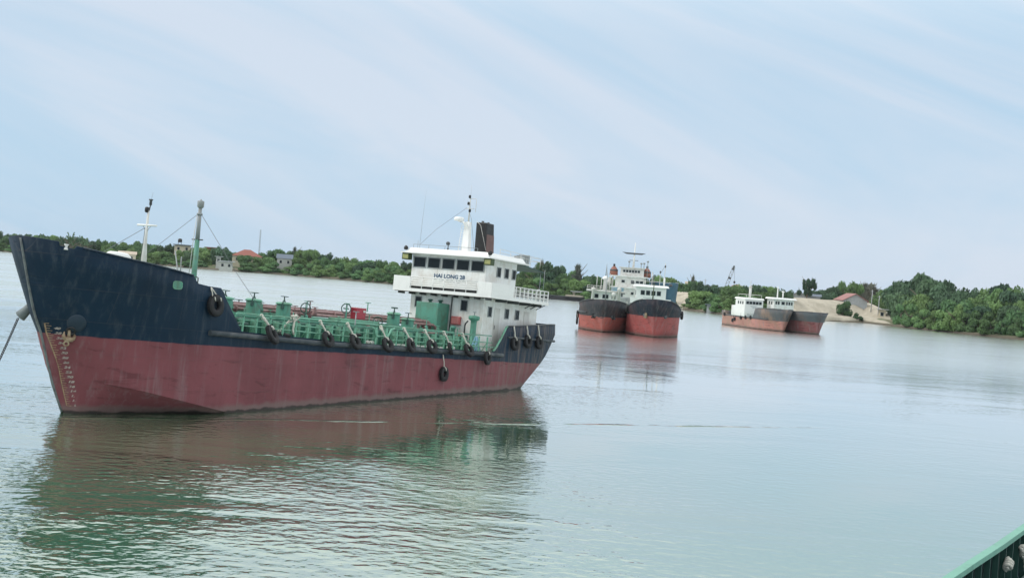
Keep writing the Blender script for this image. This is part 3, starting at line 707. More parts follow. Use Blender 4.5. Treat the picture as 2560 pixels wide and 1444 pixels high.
# mushroom vents and small deck gear by the house
mv = MB(); mv.lathe((-30.55, 2.45, 3.9), [(.26, 0), (.2, .1), (.19, 1.75), (.2, 1.9), (.34, 1.98), (.36, 2.14), (.3, 2.2), (.06, 2.24)], 20); mv.build('mushroom_vent', M['green'], TK)
v_ = MB(); wheel(v_, (-30.55, 2.45), .1, 6.1, 6.34); v_.build('handwheel', M['grey'], TK)
mv = MB(); mv.lathe((-30.4, 1.1, 4.6), [(.13, 0), (.12, .55), (.2, .62), (.2, .72), (.05, .76)], 14); mv.build('mushroom_vent', M['green'], TK)
mv = MB(); mv.lathe((-30.3, 2.0, 4.0), [(.2, 0), (.2, .65), (.24, .7), (.24, .85)], 14); mv.build('mushroom_vent', M['dgreen'], TK)
MB().tube([(-30.7, 1.75, 4.6), (-30.7, 1.75, 5.45), (-30.68, 1.8, 5.6), (-30.6, 1.95, 5.7), (-30.6, 2.0, 5.78)], .05, 8).build('goose_neck_pipe', M['dgrey'], TK)
MB().tube([(-29.5, -.35, 4.7), (-29.5, -.35, 5.35), (-29.45, -.2, 5.55), (-29.45, -.1, 5.5)], .045, 8).build('goose_neck_pipe', M['green_light'], TK)
MB().torus((-28.6, .6, 4.86), (.1, .1, 1), .34, .06, 20, 8).build('hose_coil', M['black'], TK)
for k, (y, mk) in enumerate(((1.35, 'rustanchor'), (1.62, 'rustanchor'))):
    MB().tube([(-30.9, y, 4.85), (-30.2, y + .35, 4.85)], .09, 8).build('pipe_end', M[mk], TK)
# --- deckhouse
dh = MB().box((-38.4, -2.68, 3.95), (-31.15, 2.68, 7.3)).build('deckhouse', M['white'], TK)
def fwin(name, x, y0, y1, z0, z1, parent, fr=.05, mats=None):
    """window in a wall facing the bow"""
    a = MB(); a.m = 0
    for q in ((y0 - fr, y0), (y1, y1 + fr)): a.box((x, q[0], z0 - fr), (x + .045, q[1], z1 + fr))
    for q in ((z0 - fr, z0), (z1, z1 + fr)): a.box((x, y0, q[0]), (x + .044, y1, q[1]))
    a.m = 1; a.box((x - .02, y0, z0), (x + .012, y1, z1)); return a.build(name, mats or [M['grey'], M['glass']], parent)
def swin(name, y, x0, x1, z0, z1, parent, sg=1, fr=.05, shut=True):
    a = MB(); a.m = 0
    for q in ((x0 - fr, x0), (x1, x1 + fr)): a.box((q[0], min(y, y + sg*.045), z0 - fr), (q[1], max(y, y + sg*.045), z1 + fr))
    for q in ((z0 - fr, z0), (z1, z1 + fr)): a.box((x0, min(y, y + sg*.044), q[0]), (x1, max(y, y + sg*.044), q[1]))
    a.m = 1; a.box((x0, min(y - sg*.02, y + sg*.012), z0), (x1, max(y - sg*.02, y + sg*.012), z1)); return a.build(name, [M['grey'], M['glass']], parent)
fwin('window', -31.15, 1.1, 1.52, 6.4, 7.0, dh)
fwin('window', -31.15, -2.3, -1.9, 6.4, 7.0, dh)
hb_ = MB(); hb_.box((-31.15, .55, 5.46), (-30.93, 1.2, 5.98)); hbo = hb_.build('hose_box', M['hose'], dh, bevel=.03)
MB().box((-30.93, .62, 5.53), (-30.915, 1.13, 5.91)).build('box_door', paint('pale_red_panel', (0.55, 0.2, 0.19), (0.4, 0.12, 0.1), .5), hbo)
for sg in (1, -1):
    for x0, x1 in ((-32.2, -31.8), (-34.45, -34.0), (-35.85, -35.4)): swin('window', 2.68 * sg, x0, x1, 6.18, 6.74, dh, sg)
    for xd in (-33.3, -37.3):
        d_ = MB(); d_.box((xd, min(2.68*sg, 2.715*sg), 4.15), (xd + .72, max(2.68*sg, 2.715*sg), 6.75)); do = d_.build('door', M['dirtywhite'], dh)
        MB().tube([(xd + .62, 2.74*sg, 5.4), (xd + .62, 2.74*sg, 5.65)], .02, 6).build('door_handle', M['dgrey'], do)
# --- bridge deck
bd = MB(); bd.box((-38.2, -3.6, 7.3), (-30.34, 3.6, 7.5)); bdo = bd.build('bridge_deck', M['white2'], TK)
for y in np.arange(-3.2, 3.3, .8): MB().box((-31.14, y - .03, 7.14), (-30.4, y + .03, 7.298)).build('deck_beam', M['dgrey'], bdo)
for x in (-32.6, -34.2, -35.8, -37.4):
    for sg in (1, -1): MB().box((x - .03, min(2.69*sg, 3.5*sg), 7.12), (x + .03, max(2.69*sg, 3.5*sg), 7.298)).build('deck_beam', M['dgrey'], bdo)
ub = MB(); ub.box((-31.1, -3.5, 7.27), (-30.42, 3.5, 7.296)); ub.build('under_deck', M['rustbrown'], bdo)
for sg, yi in ((1, 2.62), (-1, 2.35)):
    wb_ = MB(); wb_.prism([(-30.34, yi*sg, 7.502), (-30.34, 3.6*sg, 7.502), (-33.2, 3.6*sg, 7.502), (-33.2, 3.54*sg, 7.502), (-30.40, 3.54*sg, 7.502), (-30.40, yi*sg, 7.502)], (0, 0, .748)); wb_.build('wing_bulwark', M['white2'], bdo)
fr_ = empty('front_railing'); fr_.parent = TK
for z in (8.23, 8.10, 7.96, 7.82, 7.69): MB().tube([(-30.37, -2.35, z), (-30.37, 2.62, z)], .026 if z < 8.2 else .035, 6).build('rail', M['white2'], fr_)
for y in np.linspace(-2.3, 2.58, 7): MB().tube([(-30.37, y, 7.5), (-30.37, y, 8.23)], .03, 6).build('rail_post', M['white2'], fr_)
ar = empty('aft_railing'); ar.parent = TK
for sg in (1, -1):
    for z in (8.2, 7.95, 7.72): MB().tube([(-33.2, 3.55*sg, z), (-38.1, 3.55*sg, z), (-38.1, 0, z)], .028, 6).build('rail', M['white2'], ar)
    for x in np.linspace(-33.6, -38.1, 9): MB().box((x - .035, min(3.52*sg, 3.58*sg), 7.5), (x + .035, max(3.52*sg, 3.58*sg), 8.2)).build('rail_post', M['white2'], ar)
    for y in (1, 2): MB().box((-38.13, y*sg - .03, 7.5), (-38.07, y*sg + .03, 8.2)).build('rail_post', M['white2'], ar)
    for x in (-36.4, -37.2, -38.0): MB().tube([(x, 3.45*sg, 7.3), (x, 2.8*sg, 6.95)], .03, 5).build('deck_bracket', M['dgrey'], bdo)
lfs = MB(); lfs.torus((-36.9, 3.42, 7.95), (0, 1, 0), .27, .07, 20, 8); lfs.build('life_ring', M['dirtywhite'], TK)
MB().tube([(-37.6, 3.4, 7.5), (-37.6, 3.4, 9.6)], .018, 5).build('whip_aerial', M['grey'], TK)
# --- wheelhouse
wh = MB().box((-34.95, -2.72, 7.502), (-30.95, 2.72, 9.72)).build('wheelhouse', M['white'], TK)
ks = MB(); ks.box((-30.95, -2.7, 7.502), (-30.93, 2.7, 7.68)); ks.build('dark_foot_strip', M['black'], wh)  # thin dark strip along the foot of the wheelhouse front
for k in range(5):
    y0 = -2.56 + 1.065 * k; fwin('window', -30.95, y0, y0 + .86, 8.91, 9.5, wh, .06)
for sg in (1, -1):
    for x0, x1 in ((-32.82, -32.38), (-33.85, -33.4), (-34.8, -34.4)): swin('window', 2.72*sg, x0, x1, 8.72, 9.27, wh, sg)
tm = text_mesh('HAI LONG 28', .36, .012)
for v in tm.vertices: v.co = Vector((-30.935, .14 + v.co.x * 1.05, 8.42 + v.co.y * .95 ))
tm.materials.append(M['blue']); o = bpy.data.objects.new('name_lettering', tm); C.objects.link(o); o.parent = wh
fl = MB(); r_ = random.Random(2)
for z, y0, y1 in ((8.21, -1.05, 1.4), (8.10, -.6, .95)):
    y = y0
    while y < y1:
        l_ = r_.uniform(.08, .26); fl.box((-30.952, y, z - .022), (-30.938, y + l_, z + .022)); y += l_ + r_.uniform(.05, .2)
fl.build('faded_lettering', M['faint'], wh)
# roof with raked fascia
rf = MB(); rf.frustum((-35.5, -3.15, -30.45, 3.15), (-35.4, -2.85, -30.85, 2.85), 9.72, 10.1); rf.box((-35.7, -3.3, 9.72), (-30.42, 3.3, 9.79))
rfo = rf.build('wheelhouse_roof', M['white2'], TK)
for sg in (1, -1):
    b_ = MB(); b_.m = 0; b_.box((-30.95, 2.76*sg - (.0 if sg > 0 else .52), 9.3), (-30.55, 2.76*sg + (.52 if sg > 0 else 0), 9.715)); b_.m = 1; b_.box((-30.55, 2.76*sg - (-.06 if sg > 0 else .46), 9.37), (-30.53, 2.76*sg + (.46 if sg > 0 else -.06), 9.64))
    b_.build('sidelight_board', [M['olive'], M['yellowlamp']], rfo)
    fl_ = MB(); fl_.lathe((-30.75, 3.02*sg, 10.0), [(.05, 0), (.13, .08), (.15, .2), (.12, .24)], 12, (.8, .5*sg, .3)); fl_.build('floodlight', M['black'], rfo)
rr = empty('roof_railing'); rr.parent = TK
for pts in ([(-30.95, -2.75, 10.32), (-30.95, 2.0, 10.32)],): MB().tube(pts, .014, 5).build('rail', M['grey'], rr)
for y in (-2.75, -1.6, -.4, .8, 2.0): MB().tube([(-30.95, y, 10.08), (-30.95, y, 10.32)], .014, 5).build('rail_post', M['grey'], rr)
for z in (10.45, 10.22): MB().tube([(-32.4, 2.8, z), (-38.0, 2.8, z - .1), (-38.0, -2.8, z - .1)], .016, 5).build('rail', M['dirtywhite'], rr)
for x in (-32.4, -33.8, -35.2, -36.6, -38.0): MB().tube([(x, 2.8, 9.72), (x, 2.8, 10.45 - (.1 if x < -33 else 0))], .018, 5).build('rail_post', M['dirtywhite'], rr)
aw = MB(); aw.prism([(-35.45, -2.9, 9.68), (-38.6, -2.9, 9.44), (-38.6, 2.9, 9.44), (-35.45, 2.9, 9.68)], (0, 0, .06)); awo = aw.build('awning', M['dgreen'], TK)
for sg in (1, -1): MB().tube([(-38.4, 2.7*sg, 7.5), (-38.4, 2.7*sg, 9.44)], .025, 6).build('awning_pole', M['grey'], awo)
for k in range(3):
    x = -36.5 - .32*k; MB().box((x - .26, 1.6, 9.78), (x, 2.3, 10.36 + .06*k)).build('roof_crate', M['grey'], TK)
cr_ = MB(); cr_.prism([(-35.5, -2.4, 9.60), (-38.4, -2.4, 9.52), (-38.4, 2.6, 9.52), (-35.5, 2.6, 9.70)], (0, 0, .07)); cr_.build('aft_roof', M['white2'], TK)
# searchlight
sl = MB(); sl.tube([(-31.0, -.2, 10.08), (-31.0, -.2, 10.42)], .03, 6); sl.lathe((-31.08, -.2, 10.5), [(.06, 0), (.11, .06), (.12, .2), (.1, .22)], 14, (1, .1, 0)); sl.tube([(-31.0, -.2, 10.14), (-31.0, -.2, 10.2)], .07, 8); sl.build('searchlight', M['dgrey'], TK)
# --- navigation mast
nm = MB(); nm.frustum((-33.15, -.24, -32.7, .24), (-33.0, -.15, -32.75, .15), 10.08, 12.1); nmo = nm.build('navigation_mast', M['white2'], TK)
ld = MB(); 
for y in (-.36, -.56): ld.tube([(-32.85, y, 10.1), (-32.85, y + .12, 11.9)], .018, 5)
for z in np.arange(10.25, 11.9, .16): ld.tube([(-32.85, -.36 + .12*(z-10.1)/1.8, z), (-32.85, -.56 + .12*(z-10.1)/1.8, z)], .014, 5)
ld.build('mast_ladder', M['white2'], nmo)
br = MB(); br.prism([(-32.8, -.07, 11.85), (-32.8, -.07, 11.6), (-32.25, -.07, 12.0), (-32.25, -.07, 12.06)], (0, .14, 0)); br.tube([(-32.85, -.3, 12.02), (-32.85, -.75, 12.12)], .03, 6); br.build('radar_bracket', M['white2'], nmo)
MB().lathe((-32.6, -.55, 12.12), [(.30, 0), (.33, .05), (.33, .17), (.26, .23), (.05, .25)], 20).build('radome', M['white2'], nmo)
mt = MB(); mt.tube([(-32.88, 0, 12.05), (-32.86, 0, 13.1), (-32.84, 0, 13.75)], [.055, .045, .03], 8); mt.tube([(-32.85, -.35, 12.95), (-32.85, .35, 12.95)], .02, 5); mt.tube([(-32.85, .02, 13.6), (-32.85, .42, 13.6), (-32.85, .46, 13.5), (-32.85, .46, 12.75)], .018, 5)
mt.tube([(-32.84, 0, 13.7), (-32.84, 0, 14.5)], .009, 4); mt.build('topmast', M['dirtywhite'], nmo)
for z, y in ((13.62, -.03), (13.18, -.08), (12.72, .06)):
    MB().lathe((-32.8, y, z), [(.06, 0), (.08, .04), (.08, .16), (.05, .2)], 10).build('mast_lamp', M['black'], nmo)
MB().tube([(-32.87, 0, 12.7), (-32.6, .35, 12.3), (-32.4, .9, 10.2)], .012, 4).build('mast_stay', M['wire'], nmo)
MB().tube([(-32.85, -.2, 13.0), (-31.5, -1.5, 11.4), (-30.95, -2.3, 10.3)], .009, 4).build('mast_stay', M['wire'], nmo)
MB().tube([(-30.9, -2.4, 10.1), (-30.9, -2.4, 10.6)], .012, 4).build('whip_aerial', M['grey'], TK)
MB().tube([(-31.6, -2.7, 10.1), (-31.6, -2.68, 11.9), (-31.6, -2.6, 13.9)], [.012, .010, .004], 4).build('whip_aerial', M['grey'], TK)
# --- funnel
fn = MB(); fn.m = 0; fn.frustum((-35.05, .02, -33.9, .86), (-34.85, .04, -33.8, .8), 10.3, 12.2)
fno = fn.build('funnel', M['black'], TK, bevel=.06)
MB().frustum((-34.98, .866, -33.98, .876), (-34.9, .83, -33.92, .838), 10.32, 11.45).build('funnel_side_panel', M['rustbrown'], fno)
MB().frustum((-33.885, .1, -33.87, .5), (-33.87, .1, -33.855, .5), 11.5, 11.6).build('funnel_stripe', M['dirtywhite'], fno)
MB().box((-35.15, -.1, 9.9), (-33.8, .98, 10.3)).build('funnel_plinth', M['white2'], fno)
MB().tube([(-34.2, .3, 12.1), (-34.2, .3, 12.32)], .09, 10).build('exhaust_pipe', M['dgrey'], fno); MB().tube([(-34.5, .55, 12.1), (-34.5, .55, 12.28)], .08, 10).build('exhaust_pipe', M['dgrey'], fno)
MB().tube([(-33.85, .05, 12.25), (-33.7, .45, 12.0), (-33.8, .95, 10.4)], .016, 4).build('funnel_stay', M['dirtywhite'], fno)
# --- foremast (white) with crosstree
fm = MB(); fm.tube([(-4.0, 0, 6.0), (-4.0, 0, 7.1), (-3.98, 0, 7.9), (-3.98, 0, 9.35)], [.155, .13, .075, .05], 12); fmo = fm.build('foremast', M['dirtywhite'], TK)
MB().tube([(-3.97, -.58, 8.62), (-3.97, .6, 8.62)], .045, 8).build('crosstree', M['white2'], fmo)
MB().lathe((-3.93, -.06, 9.2), [(.05, 0), (.1, .05), (.1, .22), (.06, .26)], 12).build('mast_lamp', M['black'], fmo)
x_ = MB(); x_.tube([(-3.98, .03, 9.3), (-3.98, .08, 9.55)], .03, 6); x_.lathe((-3.98, .08, 9.55), [(.05, 0), (.07, .03), (.06, .2), (.1, .24), (.1, .28)], 10); x_.build('mast_lamp', M['dgrey'], fmo)
MB().tube([(-3.98, .1, 9.8), (-3.98, .16, 10.15)], .008, 4).build('whip_aerial', M['grey'], fmo)
for p in ((-1.2, -1.2, 6.4), (-5.2, -1.4, 6.1)): MB().tube([(-3.98, -.1, 8.5), p], .012, 4).build('mast_stay', M['wire'], fmo)
for y in (-.25, .25): MB().tube([(-3.97, y, 8.6), (-3.97, 0, 8.3)], .015, 4).build('crosstree_brace', M['grey'], fmo)
# --- tall green vent mast at the break of the forecastle
vm = MB(); vm.m = 0; vm.tube([(-7.5, 0, 4.7), (-7.5, 0, 6.4), (-7.48, 0, 8.3)], [.15, .135, .115], 14); vm.m = 1; vm.tube([(-7.48, 0, 8.3), (-7.46, 0, 9.85)], [.11, .085], 12)
vmo = vm.build('vent_mast', [M['green'], M['grey']], TK)
MB().lathe((-7.46, 0, 9.83), [(.08, 0), (.16, .07), (.165, .32), (.15, .36), (.05, .38), (.03, .44)], 16).build('vent_head', M['grey'], vmo)
MB().lathe((-7.46, 0, 9.5), [(.13, 0), (.15, .05), (.13, .1)], 12).build('mast_collar', M['grey'], vmo)
MB().tube([(-7.48, -.34, 8.32), (-7.48, .34, 8.32)], .03, 6).build('crosstree', M['dgrey'], vmo)
MB().tube([(-7.3, -.16, 6.0), (-7.34, -.13, 8.3), (-7.38, -.08, 9.6)], .018, 5).build('mast_cable', M['dirtywhite'], vmo)
MB().tube([(-7.46, .1, 9.55), (-8.7, 1.6, 6.9), (-9.8, 2.8, 4.9)], .011, 4).build('mast_stay', M['wire'], vmo)
MB().tube([(-7.46, -.1, 9.55), (-6.2, -1.2, 7.9), (-4.8, -2.6, 6.1)], .011, 4).build('mast_stay', M['wire'], vmo)
dr = MB(); dr.tube([(-6.9, -.3, 6.0), (-7.4, -1.25, 7.7)], .03, 6); dr.tube([(-6.9, -.3, 6.0), (-6.6, -.1, 7.4)], .03, 6); dr.build('derrick_strut', M['grey'], TK)
MB().tube([(-4.2, 2.9, 6.05), (-4.2, 2.9, 6.42), (-4.35, 2.9, 6.47), (-4.5, 2.9, 6.42), (-4.5, 2.9, 6.05)], .03, 6).build('hand_grip', M['dgrey'], TK)

# ------------------------------------------------------------------ tyre fenders and ropes on the tanker's port side
def tyre_mesh(R, r):
    mb = MB(); mb.torus((0, 0, 0), (0, 1, 0), R - r, r, 28, 10, 0.85)
    for k in range(28):
        a = 2*math.pi*k/28; e = Vector((math.cos(a), 0, math.sin(a))); t_ = Vector((-math.sin(a), 0, math.cos(a)))
        mb.obox(e * (R - .004), (e, t_, (0, 1, 0)), (.014, .03, r * .6))
    return mb.mesh('tyre', M['rubber'])
TY = tyre_mesh(.42, .13); TYB = tyre_mesh(.49, .15); TYS = tyre_mesh(.36, .12)
def fender(loc, tilt, me, ropeto, label, yaw=0.0, rr=.045, knots=True, spread=0.0):
    """a tyre hung from a point of the ship by white rope; ship-local numbers turned to world"""
    r = empty('tyre_fender', label=label, cat='tyre fender', group='old tyres hung along the tanker as fenders')
    r.matrix_world = TK.matrix_world @ Matrix.Translation(loc) @ Matrix.Rotation(tilt, 4, 'X') @ Matrix.Rotation(yaw, 4, 'Z')
    o = bpy.data.objects.new('tyre', me); C.objects.link(o); o.parent = r
    if ropeto is not None:
        iv = (Matrix.Translation(loc) @ Matrix.Rotation(tilt, 4, 'X') @ Matrix.Rotation(yaw, 4, 'Z')).inverted()
        R = .30
        tops = [Vector((-spread, 0, R)), Vector((spread, 0, R))] if spread else [Vector((0.02, .0, R))]
        mb = MB()
        for tp in tops:
            b = iv @ Vector(ropeto); mid = (tp + b) / 2 + Vector((.03, .05, 0))
            mb.tube([b, b.lerp(mid, .5) + Vector((.02, .0, .01)), mid, tp.lerp(mid, .35), tp + Vector((0, .13, .04)), tp + Vector((0, .16, -.1))], [rr, rr*1.2, rr*.85, rr*1.15, rr, rr*.8], 7)
        if knots:
            b = iv @ Vector(ropeto); mb.torus(b, iv.to_3x3() @ Vector((1, .2, 0)), .07, .038, 10, 6); mb.torus(b.lerp(tops[0], .12), iv.to_3x3() @ Vector((.7, .5, .2)), .06, .035, 10, 6)
        mb.build('rope', M['rope'], r)
    return r
R_ = math.radians
fender((-4.95, 3.70, 5.25), R_(6), TYB, (-4.72, 3.52, 6.05), 'biggest tyre, hung from two rope legs at the aft end of the navy bow', 0, .03, False, .2)
fender((-9.15, 3.78, 4.12), R_(30), TYB, (-8.7, 3.38, 4.96), 'tyre on thick white rope just aft of the navy bow bulwark', .25, .07)
fender((-10.75, 3.2, 4.12), R_(82), TYS, (-11.1, 3.38, 4.94), 'tyre lying flat on the deck edge behind the first railing tyre', 0, .05)
for k, (x, lab, mir) in enumerate(((-13.7, 'tyre at the railing below the tall grey valve, ahead of the red locker', TY), (-16.1, 'tyre hung in front of the red deck locker', TY), (-19.25, 'tyre tied just forward of the dip in the green railing', TY),
                                   (-21.55, 'tyre tied just aft of the dip in the green railing', TY), (-23.75, 'tyre at the railing in front of the tall green locker', TY), (-25.85, 'twisted tyre at the railing above the lone low tyre', TYS),
                                   (-28.0, 'tyre at the railing in front of the green mushroom vent', TY))):
    fender((x, 3.78 + .03 * math.sin(k * 2.1), 4.05 + .04 * math.cos(k * 1.7)), R_(24 + 5 * math.sin(k * 1.3)), me := mir, (x + .28, 3.38, 4.93), lab, .12 * math.sin(k * 2.7) + (.5 if k == 5 else 0), .05)
fender((-30.35, 3.78, 3.62), R_(5), TY, (-30.3, 3.4, 4.1), 'tyre hung low at the foot of the pale green stern bulwark edge', .1, .04, False)
for x, z, lab in ((-33.95, 4.62, 'forward one of the three tyres on the stern bulwark'), (-35.8, 4.82, 'middle one of the three tyres on the stern bulwark'), (-37.6, 4.82, 'aftmost tyre of the three on the stern bulwark')):
    fender((x, half(x, z) + .16, z), R_(6), TY, (x + .1, half(x, 5.9) + .02, ztop(x)), lab, -.05, .045, False)
fender((-25.6, 3.65, 2.53), R_(3), TY, (-25.45, 3.55, 3.66), 'lone tyre hung lowest, halfway down the red side of the hull', 0, .03, False)
# ropes slung on the rail
rpb = MB(); 
rpb.tube([(-11.15, 3.38, 4.98), (-10.9, 3.42, 5.08), (-11.3, 3.46, 5.12), (-11.5, 3.42, 4.98), (-11.1, 3.45, 4.92), (-11.35, 3.40, 5.16), (-11.7, 3.35, 5.05), (-11.2, 3.44, 4.85), (-11.15, 3.44, 4.4), (-11.25, 3.44, 4.2)], .055, 7)
ro = rpb.build('rope_bundle', M['rope']); ro.matrix_world = TK.matrix_world; tag(ro, 'knotted bundle of white rope thrown over the green railing beside the second tank hatch', 'rope')
# small pale blue A-shaped stand by the stern
bs = empty('folding_stand', label='small pale blue A-shaped stand on the side deck near the stern bulwark', cat='stand'); bs.matrix_world = TK.matrix_world @ Matrix.Translation((-30.0, 3.05, 3.95))
bq = MB()
for sx in (-.22, .22):
    for sy in (-.1, .1): bq.tube([(sx * 1.6, sy * 1.8, 0), (0, sy * .5, .92)], .035, 6)
bq.build('stand_leg', M['paleblue'], bs)
MB().box((-.2, -.14, .42), (.2, .14, .48)).build('stand_tread', M['paleblue'], bs)
MB().prism([(-.28, .12, .05), (.1, .12, .05), (0, .06, .85), (-.08, .06, .85)], (0, .02, 0)).build('stand_sheet', M['paleblue'], bs)

# ------------------------------------------------------------------ ships farther off
def coaster(name, label, stem_xy, heading, Ls, B, zd, zb, zp, hm, full=2.0, fc=.24, trim=.0, rake=1.6, sheer=None):
    """ship-local: x forward from the stem at the waterline, y to port, z up"""
    root = empty(name, label=label, cat='ship')
    h = Vector((heading[0], heading[1], 0)).normalized(); pn = Vector((-h.y, h.x, 0)); ax = h * math.cos(trim) + Vector((0, 0, math.sin(trim))); az = ax.cross(pn)
    root.matrix_world = Matrix(((ax.x, pn.x, az.x, stem_xy[0]), (ax.y, pn.y, az.y, stem_xy[1]), (ax.z, pn.z, az.z, 0), (0, 0, 0, 1)))
    hbr = B / 2
    def st(z): return rake * max(z, -1) / zb
    def hf(x, z):
        Le = np.interp(z, [0, zp, zb], [B * 1.2, B * .95, B * .72]); a = np.interp(z, [0, zp, zb], [1.5, 1.8, full]); b = np.interp(z, [0, zp, zb], [1.1, 1.45, full])
        u = min(max((st(z) - x) / Le, 0), 1); y = hbr * (1 - (1 - u) ** a) ** (1 / b)
        if x < -Ls * .85: y *= 1 - .18 * ((-x - Ls * .85) / (Ls * .17)) ** 2
        return float(y)
    def zt(x):
        if sheer: return float(np.interp(-x, [-p[0] for p in sheer], [p[1] for p in sheer]))
        f = -x / Ls
        return float(np.interp(f, [-.1, fc, fc + .05, .84, .88, 1.1], [zb, zb - .12 * (zb - zd), zd, zd, zd + .35 * (zb - zd), zd + .4 * (zb - zd)]))
    xsl = [0, .015, .05, .1, .17, .26, .36, .48, .6, .75, 1.0]
    rows = []
    for k, zf in enumerate((lambda x: -.8 - trim * x * 0 , lambda x: .35 * zp, lambda x: zp, lambda x: zd, lambda x: zd + .5 * max(zt(x) - zd, .04), lambda x: max(zt(x), zd + .04))):
        zs = zf(0)
        for _ in range(8): zs = zf(st(zs))
        xs = st(zs); x1 = -Ls * fc * .92; r = []
        for f in xsl: x = xs + (x1 - xs) * f; r.append((x, 0.0 if f == 0 else hf(x, zf(x)), zf(x)))
        for f in (fc, fc + .03, fc + .05, .4, .55, .7, .84, .86, .88, .92, .96, 1.0):
            x = -Ls * f
            if f == 1.0: x += {0: 4.5, 1: 3.0, 2: 1.5}.get(k, 0.0)
            r.append((x, hf(x, zf(x)), zf(x)))
        rows.append(r)
    mb = MB(); nc = len(rows[0]); nr = len(rows); vs = []; fs = []
    for sg in (1, -1):
        for r in rows: vs += [(x, sg*y, z) for x, y, z in r]
    for sd in (0, 1):
        o = sd*nr*nc
        for j in range(nr-1):
            for i in range(nc-1):
                q = (o+j*nc+i, o+j*nc+i+1, o+(j+1)*nc+i+1, o+(j+1)*nc+i); fs.append(q if sd == 0 else q[::-1])
    for j in range(nr-1): a, b_ = j*nc+nc-1, (j+1)*nc+nc-1; o = nr*nc; fs.append((a, o+a, o+b_, b_))
    mb.add(vs, fs, True); ho = mb.build('hull', hm, root); ho.data.set_sharp_from_angle(angle=R_(30))
    m2 = ho.modifiers.new('plate', 'SOLIDIFY'); m2.thickness = .07; m2.offset = -1
    dk = MB(); v = []; f_ = []
    for i in range(21):
        x = -.5 - (Ls - 1) * i / 20; y = max(hf(x, zd) - .1, .05); v += [(x, y, zd - .03), (x, -y, zd - .03)]
    dk.add(v, [(2*i, 2*i+1, 2*i+3, 2*i+2) for i in range(20)]); dk.build('deck', M['deck'], root)
    root['_'] = 0; del root['_']
    return root, hf, zt
def cap_line(root, hf, zt, x0, x1, mat, r=.07):
    for sg in (1, -1): MB().tube([(x, sg * (hf(x, zt(x)) + .0), zt(x)) for x in np.linspace(x0, x1, 18)], r, 6).build('bulwark_cap', mat, root)
def house(root, x0, x1, w, z0, z1, wins, zw, roof=True, wm=None, over=.35, wmat=None, name='wheelhouse', winh=.55):
    ho = MB().box((x0, -w/2, z0), (x1, w/2, z1)).build(name, wm or M['white'], root)
    for (y0, y1) in wins: fwin('window', x1, y0, y1, zw, zw + winh, ho, .06, [M['grey'], M['pane']])
    for sg in (1, -1):
        for q in range(3):
            xx = x1 - .9 - q * 1.1
            if xx > x0 + .3: swin('window', w/2*sg, xx - .35, xx + .1, zw - .05, zw + winh - .05, ho, sg)
    if roof:
        rf = MB(); rf.frustum((x0 - .2, -w/2 - over, x1 + over, w/2 + over), (x0 - .2, -w/2 - over + .2, x1 + over - .25, w/2 + over - .2), z1, z1 + .32); rf.build('roof', M['white2'], root)
    return ho
GP = 'small coasters moored in midstream'
# A : left ship of the pair
dA = gp(1506, 830)
hmA = hull_mat('hull_paint_black_over_orange_red', (0.042, 0.046, 0.055), (0.47, 0.125, 0.105), 2.15, wear=.95, blotch=((.17, .10, .085), .3))
A, hfA, ztA = coaster('cargo_ship', 'grey-black over red coaster with tall thin masts, left ship of the moored pair', dA, (-dA.x - 1.2, -dA.y), 30, 7.3, 2.5, 4.6, 2.15, hmA, 1.55, sheer=[(1.6, 4.62), (0, 4.5), (-2, 4.2), (-5, 3.75), (-7.4, 3.45), (-8, 2.75), (-25, 2.7), (-27, 3.3), (-31, 3.5)])
A['group'] = GP; cap_line(A, hfA, ztA, .6, -7, M['dgrey'])
hA = house(A, -27, -21.5, 4.6, 2.55, 5.5, ((-1.75, -1.2), (-.5, .35), (.95, 1.45)), 4.5, False, M['white'])
MB().box((-27.6, -3.1, 5.5), (-20.9, 3.1, 5.75)).build('upper_deck', M['dirtywhite'], A)
rA = empty('upper_railing'); rA.parent = A
for sg in (1, -1):
    for z in (6.05, 6.35): MB().tube([(-20.95, 3.0*sg, z), (-27.4, 3.0*sg, z)], .035, 5).build('rail', M['dirtywhite'], rA)
for z in (6.05, 6.35): MB().tube([(-20.95, -3.0, z), (-20.95, 3.0, z)], .035, 5).build('rail', M['dirtywhite'], rA)
for y in np.linspace(-3, 3, 7): MB().tube([(-20.95, y, 5.75), (-20.95, y, 6.35)], .035, 5).build('rail_post', M['dirtywhite'], rA)
MB().box((-21.0, .8, 5.78), (-20.98, 2.7, 6.3)).build('dodger_sheet', M['paleblue'], A)
fn_ = MB(); fn_.lathe((-23, -.25, 5.7), [(.34, 0), (.3, 1.7), (.5, 1.75), (.55, 1.95), (.3, 2.2), (.12, 2.3)], 14); fn_.build('vent_funnel', M['white2'], A)
for y, h_, x in ((-1.55, 8.0, -21.2), (.45, 8.4, -21.1), (-.9, 7.6, -24), (1.7, 7.2, -24)): MB().tube([(x, y, 5.7), (x, y, h_)], .06, 6).build('aerial_pole', M['dirtywhite'], A)
mA = MB(); mA.tube([(-23, -.25, 7.9), (-23, -.2, 9.9)], [.1, .03], 6); mA.build('mast', M['grey'], A)
for y, z in ((-2.2, 5.95), (2.0, 5.95)): MB().lathe((-21.6, y, z), [(.3, -.15), (.33, .05), (.2, .25)], 10).build('life_raft_canister', M['black'], A)
MB().tube([(1.1, 0, 2.1), (1.3, -.25, 2.0), (1.1, -1.4, 2.35)], .05, 5).build('anchor_cable', M['chain'], A)
